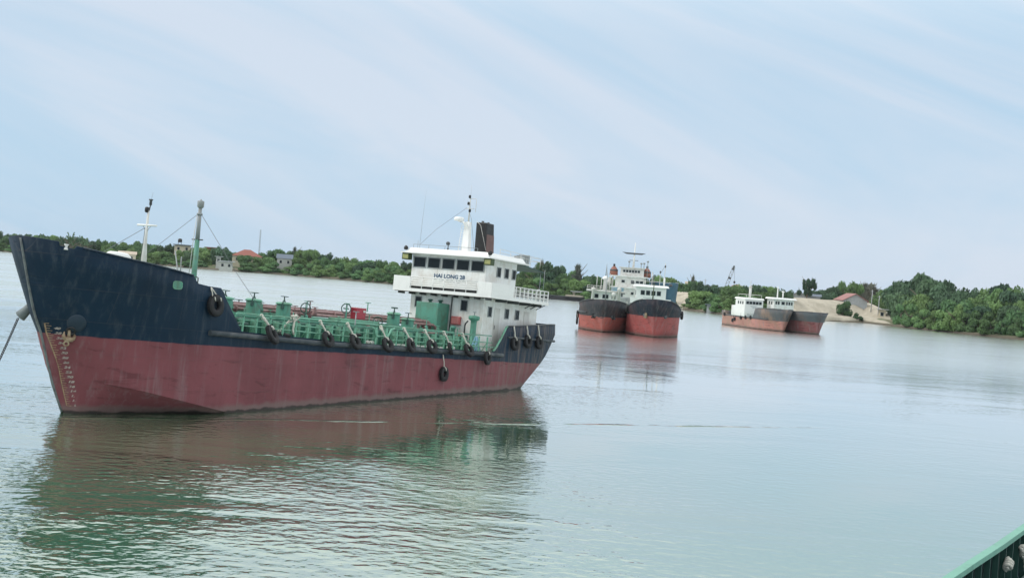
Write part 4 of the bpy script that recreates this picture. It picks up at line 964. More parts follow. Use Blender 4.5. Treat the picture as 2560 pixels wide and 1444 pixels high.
for sg in (-1, 1):
    a_ = MB(); p = Vector((-.15, sg*hfA(-.15, 2.25), 2.25)); a_.obox(p + Vector((.08, sg*.12, 0)), ((0,0,1), (1,.5*sg,0), (0,1,0)), (.3, .12, .12)); a_.obox(p + Vector((.1, sg*.14, -.28)), ((0,0,1), (1,.5*sg,0), (0,1,0)), (.1, .32, .14)); a_.build('anchor', M['black'], A)
# B : right ship of the pair
dB = gp(1634, 843)
hmB = hull_mat('hull_paint_black_over_red', (0.014, 0.024, 0.038), (0.40, 0.095, 0.092), 2.85, wear=.95, blotch=((.15, .075, .07), .3))
B_, hfB, ztB = coaster('cargo_ship', 'black over red coaster with broad white wheelhouse, right ship of the moored pair', dB, (-dB.x + 7.6, -dB.y), 32, 7.5, 3.0, 5.2, 2.85, hmB, 1.8, sheer=[(1.7, 5.25), (.5, 5.1), (-1, 4.75), (-3, 4.2), (-5, 3.75), (-7, 3.4), (-27, 3.1), (-29, 3.6), (-33, 3.8)])
B_['group'] = GP; cap_line(B_, hfB, ztB, .6, -7, M['dgrey'])
hB = house(B_, -29, -22.5, 4.55, 3.2, 6.75, tuple((-1.55 + .82*k, -1.0 + .82*k) for k in range(4)), 5.55, True, M['white2'], .45, None, 'wheelhouse', .62)
for sg in (1, -1):
    MB().box((-24, min(2.3*sg, 3.1*sg), 4.2), (-22.3, max(2.3*sg, 3.1*sg), 5.0)).build('bridge_wing', M['white2'], B_)
for y, z0, h_, x in ((1.95, 7.05, 10.6, -24), (1.25, 7.05, 9.0, -24), (.1, 7.05, 9.2, -25), (-.9, 7.05, 8.0, -25)): MB().tube([(x, y, z0), (x, y, h_)], .05, 6).build('aerial_pole', M['dirtywhite'], B_)
for y, z in ((1.25, 9.0), (1.95, 9.9)): MB().lathe((-24, y, z), [(.07, 0), (.12, .08), (.12, .3), (.06, .36)], 8).build('mast_lamp', M['dgrey'], B_)
MB().tube([(-24, 1.95, 7.05), (-24, 1.95, 8.3)], .14, 8).build('mast_foot', M['white2'], B_)
fmB = MB(); fmB.tube([(-4.5, -.35, 4.2), (-4.5, -.3, 7.4)], [.12, .06], 6); fmB.build('foremast', M['olive'], B_)
a_ = MB(); p = Vector((.2, -hfB(.2, 2.95), 2.95)); a_.obox(p + Vector((.08, -.14, 0)), ((0,0,1), (1,-.5,0), (0,1,0)), (.32, .14, .14)); a_.obox(p + Vector((.1, -.16, -.28)), ((0,0,1), (1,-.5,0), (0,1,0)), (.1, .34, .14)); a_.build('anchor', M['rustanchor'], B_)
# C, D : rear pair to the right
dC = gp(1956, 829)
hmC = hull_mat('hull_paint_grey_over_faded_red', (0.12, 0.13, 0.14), (0.50, 0.235, 0.20), 1.95, rust=(.3, .19, .12), wear=1.2, blotch=((.30, .20, .145), .75))
Cc, hfC, ztC = coaster('cargo_ship', 'faded pink and grey coaster seen side-on, left ship of the rear pair', dC, (5.6, -22.2), 24, 5.9, 2.15, 4.3, 1.95, hmC, 2.3, .27, rake=.5)
Cc['group'] = GP; cap_line(Cc, hfC, ztC, .4, -5.5, M['dgrey'], .05)
hC = house(Cc, -18.6, -13.9, 3.9, 2.1, 5.55, tuple((-1.65 + .68*k, -1.15 + .68*k) for k in range(5)), 4.65, True, M['white2'], .2, None, 'wheelhouse', .5)
MB().box((-20.6, -1.9, 2.15), (-18.6, 1.9, 4.2)).build('aft_cabin', M['white'], Cc)
mC = MB(); mC.tube([(-16.2, 0, 5.8), (-16.2, 0, 7.9)], .26, 10); mC.lathe((-16.2, 0, 7.9), [(.3, 0), (.36, .1), (.3, .3), (.05, .36)], 10); mC.tube([(-16.2, 0, 8.2), (-16.2, 0, 9.3)], .05, 6); mC.build('mast', M['dirtywhite'], Cc)
for sg in (1, -1): MB().tube([(-14.2, 1.6*sg, 5.85), (-14.2, 1.6*sg, 6.5), (-18.4, 1.6*sg, 6.5), (-18.4, 1.6*sg, 5.85)], .05, 5).build('roof_rail', M['dirtywhite'], Cc)
MB().tube([(-14.2, -1.6, 6.5), (-14.2, 1.6, 6.5)], .05, 5).build('roof_rail', M['dirtywhite'], Cc)
fl = MB()
for z, y0, y1 in ((4.25, -.75, .75), (4.05, -.5, .5), (3.87, -.3, .3)): fl.box((-13.899, y0, z - .05), (-13.885, y1, z + .05))
fl.build('faded_lettering', M['faint'], Cc)
hd = MB(); hd.box((-12.8, -1.8, 2.1), (-7.5, 1.8, 2.75)); hd.build('cargo_hatch', M['grey'], Cc)
dD = gp(2043, 836)
hmD = hull_mat('hull_paint_grey_over_dark_red', (0.095, 0.11, 0.125), (0.24, 0.085, 0.09), 2.3, wear=1.1, blotch=((.13, .10, .09), .6))
Dd, hfD, ztD = coaster('cargo_ship', 'grey over dark red coaster showing its bow, right ship of the rear pair', dD, (5.6, -22.2), 24, 5.8, 2.5, 4.2, 2.3, hmD, 2.2, rake=.8)
Dd['group'] = GP; cap_line(Dd, hfD, ztD, .4, -5.5, M['dgrey'], .05)
hD = house(Dd, -18.6, -15.4, 4.3, 2.4, 6.0, ((-1.8, -1.55), (-1.3, -1.0), (-.5, .1), (.5, .75), (1.0, 1.3), (1.55, 1.8)), 5.0, True, M['white'], .45)
mD = MB(); mD.tube([(-17.4, -.6, 6.2), (-17.4, -.6, 8.6)], [.16, .08], 8); mD.build('mast', M['white2'], Dd)
mD = MB(); mD.tube([(-17.0, .4, 6.2), (-17.0, .4, 7.5)], .13, 8); mD.lathe((-17.0, .4, 7.4), [(.2, 0), (.3, .1), (.3, .25), (.05, .3)], 10); mD.build('radar_post', M['white2'], Dd)
def small_fender(root, p, axis, label, R=.42):
    e = empty('tyre_fender', label=label, cat='tyre fender', group='tyres on the moored coasters'); e.matrix_world = root.matrix_world @ Matrix.Translation(p)
    mb = MB(); mb.torus((0, 0, 0), axis, R*.68, R*.32, 16, 8); mb.build('tyre', M['rubber'], e)
    MB().tube([(0, 0, R*.9), (0, -.05 if axis[1] > 0 else .05, R*.9 + .6)], .03, 5).build('rope', M['rope'], e)
for root, hfx, zz, x0, x1 in ((A, hfA, 2.62, -1.5, -29), (B_, hfB, 3.05, -4.5, -31), (Cc, hfC, 2.1, -2, -22), (Dd, hfD, 2.45, -2, -22)):
    for sg in (1, -1): MB().tube([(x, sg * (hfx(x, zz) + .05), zz) for x in np.linspace(x0, x1, 22)], .11, 6).build('rub_rail', M['dgrey'], root)
for root, hfx, zz in ((A, hfA, 2.25), (B_, hfB, 2.95)):
    for sg in (1, -1):
        p = Vector((-.1, sg * hfx(-.1, zz), zz)); MB().lathe(p - Vector((.05, .05*sg, 0)), [(.3, 0), (.3, .12), (.2, .13)], 12, (.75, .66*sg, 0)).build('hawse_pipe', M['dgrey'], root)
for y in (-.9, .9): 
    wn_ = MB(); wn_.tube([(-2.2, y - .4, 4.4), (-2.2, y + .4, 4.4)], .3, 10); wn_.build('windlass', M['dgreen'], B_)
for x, y, h_ in ((-20.5, -2.0, 6.2), (-20.5, 2.0, 6.4), (-19, 1.2, 5.6)):
    v_ = MB(); v_.lathe((x, y, 2.5), [(.18, 0), (.18, h_ - 3.2), (.34, h_ - 3.0), (.34, h_ - 2.7), (.1, h_ - 2.6)], 10); v_.build('mushroom_vent', M['dirtywhite'], A)
MB().tube([(-6, 0, 3.2), (-6, .1, 8.3)], [.12, .06], 6).build('foremast', M['grey'], A)
MB().tube([(-6, .1, 8.1), (-21, -.2, 9.6)], .03, 4).build('mast_stay', M['wire'], A)
MB().tube([(-4.5, -.3, 7.3), (-23.5, .1, 9.0)], .03, 4).build('mast_stay', M['wire'], B_)
MB().tube([(-23.9, 1.95, 10.3), (-23.9, 1.25, 8.9), (-22.3, -2.6, 7.1)], .025, 4).build('mast_stay', M['wire'], B_)
for y in (-2.9, 2.9): MB().lathe((-22.6, y, 7.05), [(.26, 0), (.3, .2), (.2, .4)], 10).build('life_raft_canister', M['dgrey'], B_)
MB().tube([(-22.2, -2.9, 7.6), (-22.2, 2.9, 7.6), (-28.8, 2.9, 7.6)], .035, 5).build('roof_rail', M['dirtywhite'], B_)
fl = MB()
for z, y0, y1 in ((5.1, -1.2, .6), (4.9, -.7, .2)): fl.box((-22.499, y0, z - .05), (-22.485, y1, z + .05))
fl.build('faded_lettering', M['faint'], B_)
small_fender(A, (-7.4, -hfA(-7.4, 2.2) - .2, 2.05), (0, 1, 0), 'tyre standing out from the left quarter of the left moored ship', .6)
small_fender(A, (-6.8, -hfA(-6.8, 2.4) - .2, 1.1), (0, 1, 0), 'lower tyre under the other on the left side of the left moored ship', .5)
small_fender(B_, (-6.5, hfB(-6.5, 3.3) + .25, 3.15), (0, 1, 0), 'tyre sticking out on the right shoulder of the right moored ship', .62)
small_fender(B_, (-4.6, -hfB(-4.6, 3.4) - .2, 3.5), (0, 1, 0), 'tyre squeezed between the two bows of the moored pair', .55)
for k, (x, z, lab) in enumerate(((-21.2, 2.2, 'tyre at the very stern corner of the side-on coaster'), (-16.9, 1.15, 'long dark tyre low on the pink side of the side-on coaster'), (-15.9, 1.45, 'smaller tyre next to the low one on the side-on coaster'), (-12.9, 1.9, 'tyre amidships on the grey line of the side-on coaster'), (-10.6, 2.05, 'tyre just aft of the bow flare of the side-on coaster'), (-8.2, 2.15, 'tyre nearest the bow on the side-on coaster'))):
    small_fender(Cc, (x, -hfC(x, z) - .14, z), (0, 1, 0), lab, .38)
small_fender(Dd, (-6.2, -hfD(-6.2, 2.4) - .2, 2.6), (0, 1, 0), 'tyre on the near left shoulder of the rear right coaster', .5)
small_fender(Dd, (-4.2, hfD(-4.2, 2.9) + .2, 2.9), (0, 1, 0), 'tyre poking out on the far right of the rear right coaster', .45)

# E : large pale ship with red topped funnels, laid up at the bank behind the pair ; F : blue hull ; G : low black barge
dE = pt(1568, 780, 330)
hmE = hull_mat('hull_paint_pale_grey_over_pink', (0.42, 0.44, 0.44), (0.40, 0.25, 0.23), 1.7, wear=.5)
E, hfE, ztE = coaster('laid_up_ship', 'tall weathered white ship with rust-red funnels behind the moored pair', (dE.x, dE.y), (-dE.x, -dE.y), 44, 10.5, 2.9, 3.6, 1.7, hmE, 2.0, .12)
eh = MB().box((-30, -4.3, 2.85), (-14.5, 4.3, 5.6)).build('superstructure', M['dirtywhite'], E)
def ewin(parent, x, z, ys, wd, ht):
    for y in ys: fwin('window', x, y, y + wd, z, z + ht, parent, .08, [M['grey'], M['pane']])
ewin(eh, -14.5, 4.2, (-3.6, -1.5, .6, 2.4), .55, .5)
MB().box((-14.5, -2.2, 2.9), (-14.44, -1.4, 4.6)).build('door', M['dgrey'], eh)
e2 = MB().box((-29, -3.5, 5.85), (-15.5, 3.7, 8.4)).build('superstructure', M['dirtywhite'], E); ewin(e2, -15.5, 7.0, (-1.9, .4, 1.6, 2.6), .7, .55)
MB().box((-30, -4.6, 5.6), (-14.3, 4.6, 5.85)).build('boat_deck', M['white'], E)
e3 = MB().box((-28, -2.4, 8.65), (-17, 3.4, 10.6)).build('wheelhouse', M['dirtywhite'], E); ewin(e3, -17, 9.6, tuple(-1.7 + .72*k for k in range(6)), .46, .5)
MB().box((-29, -4.6, 8.4), (-15.3, 4.4, 8.65)).build('bridge_deck', M['white'], E)
MB().box((-28.2, -2.8, 10.6), (-16.6, 3.7, 10.8)).build('roof', M['dirtywhite'], E)
fE = paint('rust_red_funnel', (0.30, 0.11, 0.075), (0.14, 0.07, 0.05), .6)
for y, x in ((-4.1, -24), (4.2, -23)):
    f_ = MB(); f_.lathe((x, y, 8.6), [(1.05, 0), (1.0, 1.0), (.8, 1.7), (.5, 2.1), (.3, 2.3)], 16); fo = f_.build('funnel', fE, E)
    MB().lathe((x, y, 9.7), [(1.02, 0), (1.02, .4)], 16).build('funnel_band', M['dgrey'], fo); MB().lathe((x, y, 10.8), [(.28, 0), (.28, .6), (.2, .7)], 10).build('exhaust_pipe', M['black'], fo)
mE = MB(); mE.tube([(-20, .7, 10.8), (-20, .8, 17.0)], [.28, .10], 8); mEo = mE.build('mast', M['white'], E)
MB().prism([(-20, -2.4, 14.6), (-20, -1.2, 14.1), (-20, 2.6, 14.1), (-20, 3.6, 14.5), (-20, 2.6, 14.5), (-20, -1.2, 14.5)], (.25, 0, 0)).build('crosstree', M['dgrey'], mEo)
MB().tube([(-20, -.4, 12.6), (-20, 1.8, 12.6)], .07, 5).build('crosstree', M['dgrey'], mEo)
for x, y, z, h_ in ((-18, -.4, 10.8, 1.5), (-18, 2.6, 10.8, 1.2), (-18, 3.3, 10.8, 1.3), (-18, 4.2, 8.6, 4.0)):
    a_ = MB(); a_.tube([(x, y, z), (x, y, z + h_)], .09, 6); a_.lathe((x, y, z + h_ - .3), [(.14, 0), (.28, .1), (.28, .35), (.1, .42)], 8); a_.build('lamp_post', M['grey'], E)
for y in (-4.9, -4.2): 
    l_ = MB(); l_.box((-19, y - .2, 5.85), (-18.6, y + .2, 8.3)); l_.build('ladder_frame', M['dirtywhite'], E)
dv = MB(); dv.lathe((-21, -5.2, 6.9), [(.05, 0), (.7, .5), (.85, 1.8), (.7, 3.1), (.05, 3.7)], 12, (1, 0, 0)); dv.build('lifeboat', M['dirtywhite'], E)
dF = pt(1661, 780, 352)
hmF = hull_mat('hull_paint_blue', (0.06, 0.14, 0.20), (0.05, 0.12, 0.18), 1.0, wear=.9, faded=(.18, .27, .33))
Fh, hfF, ztF = coaster('blue_ship', 'high plain blue hull laid up behind the right ship of the pair', (dF.x, dF.y), (-dF.x + 40, -dF.y), 30, 6.6, 6.4, 7.8, 1.0, hmF, 2.2, .3)
cap_line(Fh, hfF, ztF, .6, -9, M['grey'], .12)
dG = pt(1395, 752, 440)
Gb = empty('flat_barge', label='low black barge lying along the far bank behind the tanker\'s stern', cat='barge'); Gb.location = (dG.x, dG.y, 0); Gb.rotation_euler = (0, 0, R_(-18))
g_ = MB(); g_.prism([(-14, -2.4, -.4), (7, -2.4, -.4), (8.2, -2.4, 1.25), (-15, -2.4, 1.25)], (0, 4.8, 0)); g_.build('hull', plain('barge_black', (0.02, 0.02, 0.025), .7), Gb)
MB().box((-15, -2.5, 1.1), (8.2, -2.42, 1.3)).build('rub_rail', M['dgrey'], Gb)
for k in range(5):
    MB().torus((3.2 + k * .95, -2.55, .75), (0, 1, 0), .3, .13, 12, 6).build('tyre', M['rubber'], Gb)
MB().box((2.8, -1.8, 1.25), (7.6, 1.8, 1.75)).build('cargo', M['sand'], Gb)

# ------------------------------------------------------------------ trees
def leaf_mat(name, ca, cb):
    m, t, b = nmat(name)
    oi = t.nodes.new('ShaderNodeObjectInfo'); co = objco(t)
    c = mixc(t, rng_(t, noise(t, co, 2.6, 4), 0.35, 0.65), ca, cb)
    c = mixc(t, math_(t, 'MULTIPLY', oi.outputs['Random'], .75), c, tuple(x * y for x, y in zip(ca, (1.55, 1.2, .95))))
    r2 = math_(t, 'FRACT', math_(t, 'MULTIPLY', oi.outputs['Random'], 17.3))
    hs_ = t.nodes.new('ShaderNodeHueSaturation'); t.links.new(c, hs_.inputs['Color']); t.links.new(rng_(t, r2, 0, 1, .62, 1.32, False), hs_.inputs['Value']); hs_.inputs['Saturation'].default_value = .95; c = hs_.outputs[0]
    t.links.new(c, b.inputs['Base Color']); b.inputs['Roughness'].default_value = .75; b.inputs['Specular IOR Level'].default_value = .25
    tr = t.nodes.new('ShaderNodeBsdfTranslucent'); t.links.new(c, tr.inputs[0]); mx = t.nodes.new('ShaderNodeMixShader'); mx.inputs[0].default_value = .25
    o = t.nodes['Material Output']; t.links.new(b.outputs[0], mx.inputs[1]); t.links.new(tr.outputs[0], mx.inputs[2]); t.links.new(mx.outputs[0], o.inputs[0])
    return m
LEAF = [leaf_mat('mangrove_leaf', (0.118, 0.232, 0.090), (0.070, 0.158, 0.070)), leaf_mat('dark_leaf', (0.072, 0.145, 0.085), (0.046, 0.105, 0.064)), leaf_mat('grey_leaf', (0.16, 0.19, 0.165), (0.11, 0.14, 0.12))]
BARK = plain('tree_bark', (0.16, 0.13, 0.10), .9)
def crown_mesh(name, seed, n, lobes, leaf, mat, zc=(.12, .8), spread=.75, lr=(.28, .5), spiky=0.0, core=True):
    """leaf-sized faces gathered in lobes; the crown fits a radius of 1 and a height of 1"""
    g = np.random.default_rng(seed); L_ = []
    for k in range(lobes):
        a = g.uniform(0, 2*np.pi); rr = spread * math.sqrt(g.uniform(0, 1)); z = g.uniform(*zc)
        q = g.uniform(*lr) * (1 - .35 * max(0, z - .5))
        rr *= 1 - .55 * max(0, z - .35)
        L_.append((rr*math.cos(a), rr*math.sin(a), z, q, q * g.uniform(.38, .55)))
    vs = np.zeros((n, 4, 3)); wts = np.array([l[3]**2 for l in L_]); wts /= wts.sum(); idx = g.choice(lobes, n, p=wts)
    for i in range(n):
        l = L_[idx[i]]; d = g.normal(size=3); d /= np.linalg.norm(d)
        rad = g.uniform(.62, 1.06) ** .6
        p = np.array([l[0] + d[0]*l[3]*rad, l[1] + d[1]*l[3]*rad, l[2] + d[2]*l[4]*rad])
        nn = d + g.normal(size=3) * .55 + np.array([0, 0, .35]); nn /= np.linalg.norm(nn)
        u = np.cross(nn, g.normal(size=3)); u /= np.linalg.norm(u) + 1e-9; v = np.cross(nn, u)
        s = leaf * g.uniform(.55, 1.5); asp = g.uniform(.5, 1.0)
        if spiky and g.uniform() < spiky: u = d * 1.8; asp = .25
        vs[i] = [p - u*s - v*s*asp*.4, p + u*s*.2 - v*s*asp, p + u*s, p + u*s*.1 + v*s*asp]
    vs[:, :, 2] = np.maximum(vs[:, :, 2], 0.0)
    ZM = np.quantile(vs[:, :, 2], .997); vs[:, :, 2] /= ZM
    L_ = [(l[0], l[1], l[2] / ZM, l[3], l[4] / ZM) for l in L_]
    V = vs.reshape(-1, 3); F = [(4*i, 4*i+1, 4*i+2, 4*i+3) for i in range(n)]
    V = [tuple(p) for p in V]
    if core:
        for l in L_:
            o = len(V); K, Q = 7, 5
            for j in range(Q):
                ph = math.pi * (j + .5) / Q
                for k in range(K):
                    t = 2*math.pi*k/K; s = .66 * g.uniform(.8, 1.1)
                    V.append((l[0] + l[3]*s*math.sin(ph)*math.cos(t), l[1] + l[3]*s*math.sin(ph)*math.sin(t), max(l[2] + l[4]*s*math.cos(ph), 0)))
            F += [(o+j*K+k, o+j*K+(k+1) % K, o+(j+1)*K+(k+1) % K, o+(j+1)*K+k) for j in range(Q-1) for k in range(K)]
    me = bpy.data.meshes.new(name); me.from_pydata(V, [], F); me.materials.append(mat); me.update(); return me
def palm_crown(seed):
    """arching fronds, each a folded blade with ragged edges, on a crown of radius 1 and height 1"""
    r_ = random.Random(seed); mb = MB()
    for k in range(17):
        a = k * 2.4 + r_.uniform(-.2, .2); up_ = r_.uniform(.25, 1.0); ln = r_.uniform(.8, 1.05); prev = None; c, s_ = math.cos(a), math.sin(a)
        for i in range(8):
            f = i / 7; rr = ln * f * (1 - .25 * up_); z = .55 + up_ * .45 * math.sin(f * 2.0) - (1 - up_) * .35 * f * f; wd = .10 * math.sin(math.pi * min(.95, f * .9 + .08)) * r_.uniform(.6, 1.2)
            cur = (Vector((rr*c, rr*s_, z)), Vector((rr*c - wd*s_, rr*s_ + wd*c, z - wd*.7)), Vector((rr*c + wd*s_, rr*s_ - wd*c, z - wd*.7)))
            if prev: mb.add([prev[0], prev[1], cur[1], cur[0]], [(0, 1, 2, 3)]); mb.add([prev[0], prev[2], cur[2], cur[0]], [(0, 1, 2, 3)])
            prev = cur
    return mb.mesh('crown', LEAF[1])
CROWN = {'bush': [crown_mesh('crown', 10+k, 2600, 15, .060, LEAF[0], (.10, .82)) for k in range(5)],
         'dark': [crown_mesh('crown', 30+k, 2400, 12, .058, LEAF[1], (.22, .85), .7) for k in range(3)],
         'feather': [crown_mesh('crown', 50+k, 3000, 20, .075, LEAF[2], (.2, .95), .55, (.16, .32), .45, False) for k in range(2)],
         'sparse': [crown_mesh('crown', 64+k, 2000, 26, .055, LEAF[1], (.45, .93), .95, (.11, .22), .2, False) for k in range(1)],
         'spiky': [palm_crown(70 + k) for k in range(3)],
         'young': [crown_mesh('crown', 80+k, 2200, 11, .062, LEAF[0], (.08, .8), .65, (.25, .42)) for k in range(2)]}
def trunk_mesh(seed, hgt=.55, rad=.035):
    r_ = random.Random(seed); mb = MB(); top = Vector((r_.uniform(-.06, .06), r_.uniform(-.06, .06), hgt))
    mb.tube([(0, 0, -.08), (top.x*.4, top.y*.4, hgt*.5), top], [rad*1.5, rad, rad*.7], 7)
    for k in range(5):
        a = r_.uniform(0, 6.28); b0 = Vector((0, 0, 0)).lerp(top, r_.uniform(.45, 1)); e = b0 + Vector((math.cos(a)*r_.uniform(.25, .55), math.sin(a)*r_.uniform(.25, .55), r_.uniform(.12, .38)))
        mb.tube([b0, b0.lerp(e, .5) + Vector((0, 0, -.02)), e], [rad*.6, rad*.42, rad*.2], 5)
    return mb.mesh('trunk', BARK)
TRUNK = [trunk_mesh(k) for k in range(3)]; TRUNKT = [trunk_mesh(9, .78, .03)]
def tree(px, ytop, d, kind, width, label, group, base=None, name=None, cat='tree', zg=None):
    top = pt(px, ytop, d); zg = (.4 if zg is None else zg); h = max(top.z - zg, 1.5)
    r = empty(name or {'bush': 'mangrove_tree', 'young': 'mangrove_tree', 'dark': 'broadleaf_tree', 'feather': 'casuarina_tree', 'sparse': 'broadleaf_tree', 'spiky': 'palm_like_tree'}[kind], (top.x, top.y, zg), (0, 0, random.uniform(0, 6.28)), label, cat, group)
    me = random.choice(CROWN[kind]); o = bpy.data.objects.new('crown', me); C.objects.link(o); o.parent = r; o.scale = (width/2, width/2 * random.uniform(.85, 1.15), h / .98)
    tm_ = random.choice(TRUNKT if kind in ('sparse', 'feather') else TRUNK); o = bpy.data.objects.new('trunk', tm_); C.objects.link(o); o.parent = r; o.scale = (h*.8, h*.8, h)
    return r
SKY = [(-60, 594), (0, 595), (90, 600), (150, 600), (230, 606), (260, 611), (300, 612), (345, 616), (385, 612), (430, 622), (500, 622), (545, 621), (575, 632), (600, 640), (655, 640), (672, 631), (690, 626), (705, 640), (722, 634), (745, 625),
       (780, 627), (815, 634), (845, 643), (880, 653), (930, 658), (960, 655), (1000, 656), (1030, 660), (1100, 664), (1200, 670), (1290, 672), (1318, 668), (1340, 663), (1362, 658), (1385, 664), (1410, 672), (1440, 690), (1475, 690), (1530, 692), (1600, 692), (1660, 692), (1690, 697),
       (1735, 700), (1765, 714), (1800, 716), (1830, 722), (1855, 718), (1885, 712), (1905, 714), (1935, 726), (1965, 733), (2000, 740), (2040, 740), (2060, 727), (2085, 716), (2110, 707), (2130, 704), (2155, 710), (2185, 714), (2210, 718), (2232, 730), (2250, 706), (2275, 694), (2305, 691), (2335, 692),
       (2360, 698), (2385, 704), (2405, 722), (2430, 727), (2455, 726), (2480, 728), (2502, 719), (2525, 717), (2550, 726), (2620, 726), (2700, 728)]
def skyy(px): return min(float(np.interp(px, [a for a, b in SKY], [b for a, b in SKY])), 680 + .0734 * (px - 1280) - 5)
def wly(px): return float(np.interp(px, [-60, 0, 500, 730, 1000, 1100, 1380, 1460, 1700, 1810, 2150, 2300, 2560, 2700], [623, 628, 672, 688, 712, 722, 745, 752, 774, 786, 806, 823, 850, 866]))
ZONES = [(-100, 22, 'left of the tanker bow'), (22, 130, 'above the bow tip'), (130, 230, 'above the bulwark notch'), (230, 300, 'above the white raft canister'), (300, 350, 'just left of the white foremast'), (350, 392, 'just right of the white foremast'),
         (392, 432, 'left of the cream house'), (432, 484, 'by the cream house'), (484, 512, 'beside the green vent mast'), (512, 545, 'below the yellow building'), (545, 585, 'by the white boathouse'), (585, 620, 'below the terracotta roof'), (620, 660, 'below the right end of the terracotta roof'),
         (660, 695, 'just left of the slate roof'), (695, 735, 'around the slate roof'), (735, 775, 'right of the slate roof'), (775, 815, 'on the hump right of the slate roof'), (815, 860, 'where the hump slopes down'), (860, 910, 'left of the pinkish house'), (910, 960, 'by the pinkish house'), (960, 1005, 'right of the pinkish house'),
         (1005, 1060, 'against the left edge of the wheelhouse'), (1060, 1160, 'behind the wheelhouse'), (1160, 1300, 'behind the aft deckhouse'), (1300, 1345, 'touching the tanker awning'), (1345, 1385, 'right of the tanker awning'), (1385, 1430, 'above the black barge'), (1430, 1475, 'by the pump house'), (1475, 1530, 'behind the left moored ship'), (1530, 1600, 'behind the laid-up white ship'), (1600, 1670, 'behind the right moored ship'),
         (1670, 1705, 'above the blue hull'), (1705, 1740, 'above the sand mound'), (1740, 1775, 'by the white house left of the crane'), (1775, 1805, 'left of the crane foot'), (1805, 1840, 'below the crane boom'), (1840, 1880, 'right of the crane'), (1880, 1920, 'between the rear coaster wheelhouses'), (1920, 1960, 'behind the rear right wheelhouse'), (1960, 2005, 'by the grey gabled house'), (2005, 2050, 'below the lone tall tree'),
         (2050, 2085, 'left of the red roofed shed'), (2085, 2125, 'above the red shed roof'), (2125, 2165, 'right behind the red roofed shed'), (2165, 2205, 'by the utility poles'), (2205, 2240, 'above the cream hut'), (2240, 2285, 'at the wooded bank left end'), (2285, 2330, 'under the highest right bank crowns'), (2330, 2380, 'right of the highest crowns'), (2380, 2430, 'in the dip of the right bank'), (2430, 2480, 'midway along the right bank'), (2480, 2530, 'near the right picture edge'), (2530, 2800, 'at the right picture edge')]
ADJ = {'bush': 'bushy green mangrove', 'young': 'low rounded mangrove', 'dark': 'dark green tree', 'feather': 'grey feathery tree', 'spiky': 'dark spiky palm-like tree', 'sparse': 'open crowned tree'}
ROWW = {'back': ' on the skyline ', 'mid': ' halfway up the bank ', 'front': ' at the water edge '}
def plant(px, row, kind, f, doff, width):
    d = shore_d(px) + doff; y0, y1 = skyy(px), wly(px); yt = y1 - (y1 - y0) * f
    for a, b, lab in ZONES:
        if a <= px < b: break
    tree(px, yt, d, kind, width, ADJ[kind] + ROWW[row] + lab, 'trees along the far bank')
def blocked(px, row):
    if 520 < px < 600 and row != 'back': return True
    if (1075 < px < 1285 or 40 < px < 270) and row != 'back': return True
    if 425 < px < 470 and row == 'mid': return False
    if 1670 < px < 1740 and row != 'back': return True
    if 1955 < px < 2238 and row != 'back': return True
    return False
px = -60.0
while px < 2600:
    k = 'dark' if (random.random() < .35 or 2245 < px < 2400) else 'bush'
    if 2150 < px < 2232 and random.random() < .5: k = 'feather'
    f = random.uniform(.9, 1.04)
    if 575 < px < 660 : f *= .88
    plant(px, 'back', k, f, random.uniform(62, 80) if 1965 < px < 2245 else random.uniform(26, 48), random.uniform(6, 9.5) * (1.5 if px > 2235 else 1)); px += random.uniform(15, 24) * (1.25 if px > 2235 else 1)
px = -60.0
while px < 2600:
    if not blocked(px, 'mid') and not (1160 < px < 1290): plant(px, 'mid', 'bush' if random.random() < .8 else 'dark', random.uniform(.6, .82), random.uniform(10, 22), random.uniform(6.5, 9.5) * (1.35 if px > 2235 else 1))
    px += random.uniform(21, 32)
px = -60.0
while px < 2600:
    if not blocked(px, 'front') and not (1160 < px < 1290): plant(px, 'front', 'young', random.uniform(.36, .6), random.uniform(1.5, 6), random.uniform(5.5, 8.5))
    px += random.uniform(22, 34)
bylab = {}
for o in bpy.data.objects:
    if o.get('group') == 'trees along the far bank': bylab.setdefault(o['label'], []).append(o)
for lab, os_ in bylab.items():
    os_.sort(key=lambda o: math.atan2(o.location.x, o.location.y))
    if len(os_) == 2: os_[0]['label'] = 'left ' + lab; os_[1]['label'] = 'right ' + lab
    elif len(os_) == 3: os_[0]['label'] = 'leftmost ' + lab; os_[1]['label'] = 'middle ' + lab; os_[2]['label'] = 'rightmost ' + lab
    elif len(os_) > 3:
        for o, q in zip(os_, ('leftmost ', 'second ', 'third ', 'fourth ', 'fifth ', 'sixth ', 'seventh ', 'eighth ')): o['label'] = q + lab
# trees one can single out
tree(2020, 697, 462, 'sparse', 6.4, 'lone tall tree with open crown standing above the sand bank', None, zg=3.0)
tree(2108, 752, shore_d(2108) + 12, 'bush', 6.2, 'dark bush growing alone on the face of the sand bank below the shed', None, zg=1.0, name='bush', cat='bush')
tree(2146, 783, shore_d(2146) + 3, 'young', 4.2, 'low scrub at the water edge right of the lone bush on the sand', None, zg=.2, name='bush', cat='bush')
for q, (px_, yt_, wd_, lab_) in enumerate(((158, 588, 5.0, 'leftmost palm over the bulwark notch'), (178, 580, 5.5, 'tallest palm over the bulwark notch'), (196, 583, 4.6, 'palm right of the tallest one over the bulwark notch'), (212, 588, 5.0, 'rightmost upright palm over the bulwark notch'), (110, 584, 4.6, 'spindly palm above the middle of the bow'))):
    tree(px_, yt_, 596, 'spiky', wd_, 'dark ' + lab_, 'palms on the far bank', name='palm_tree')
tree(1447, 664, 478, 'feather', 7.0, 'pale grey pointed tree just left of the moored pair', None)
tree(1352, 654, 490, 'feather', 5.0, 'spindly grey pointed tree right above the awning of the tanker', None)
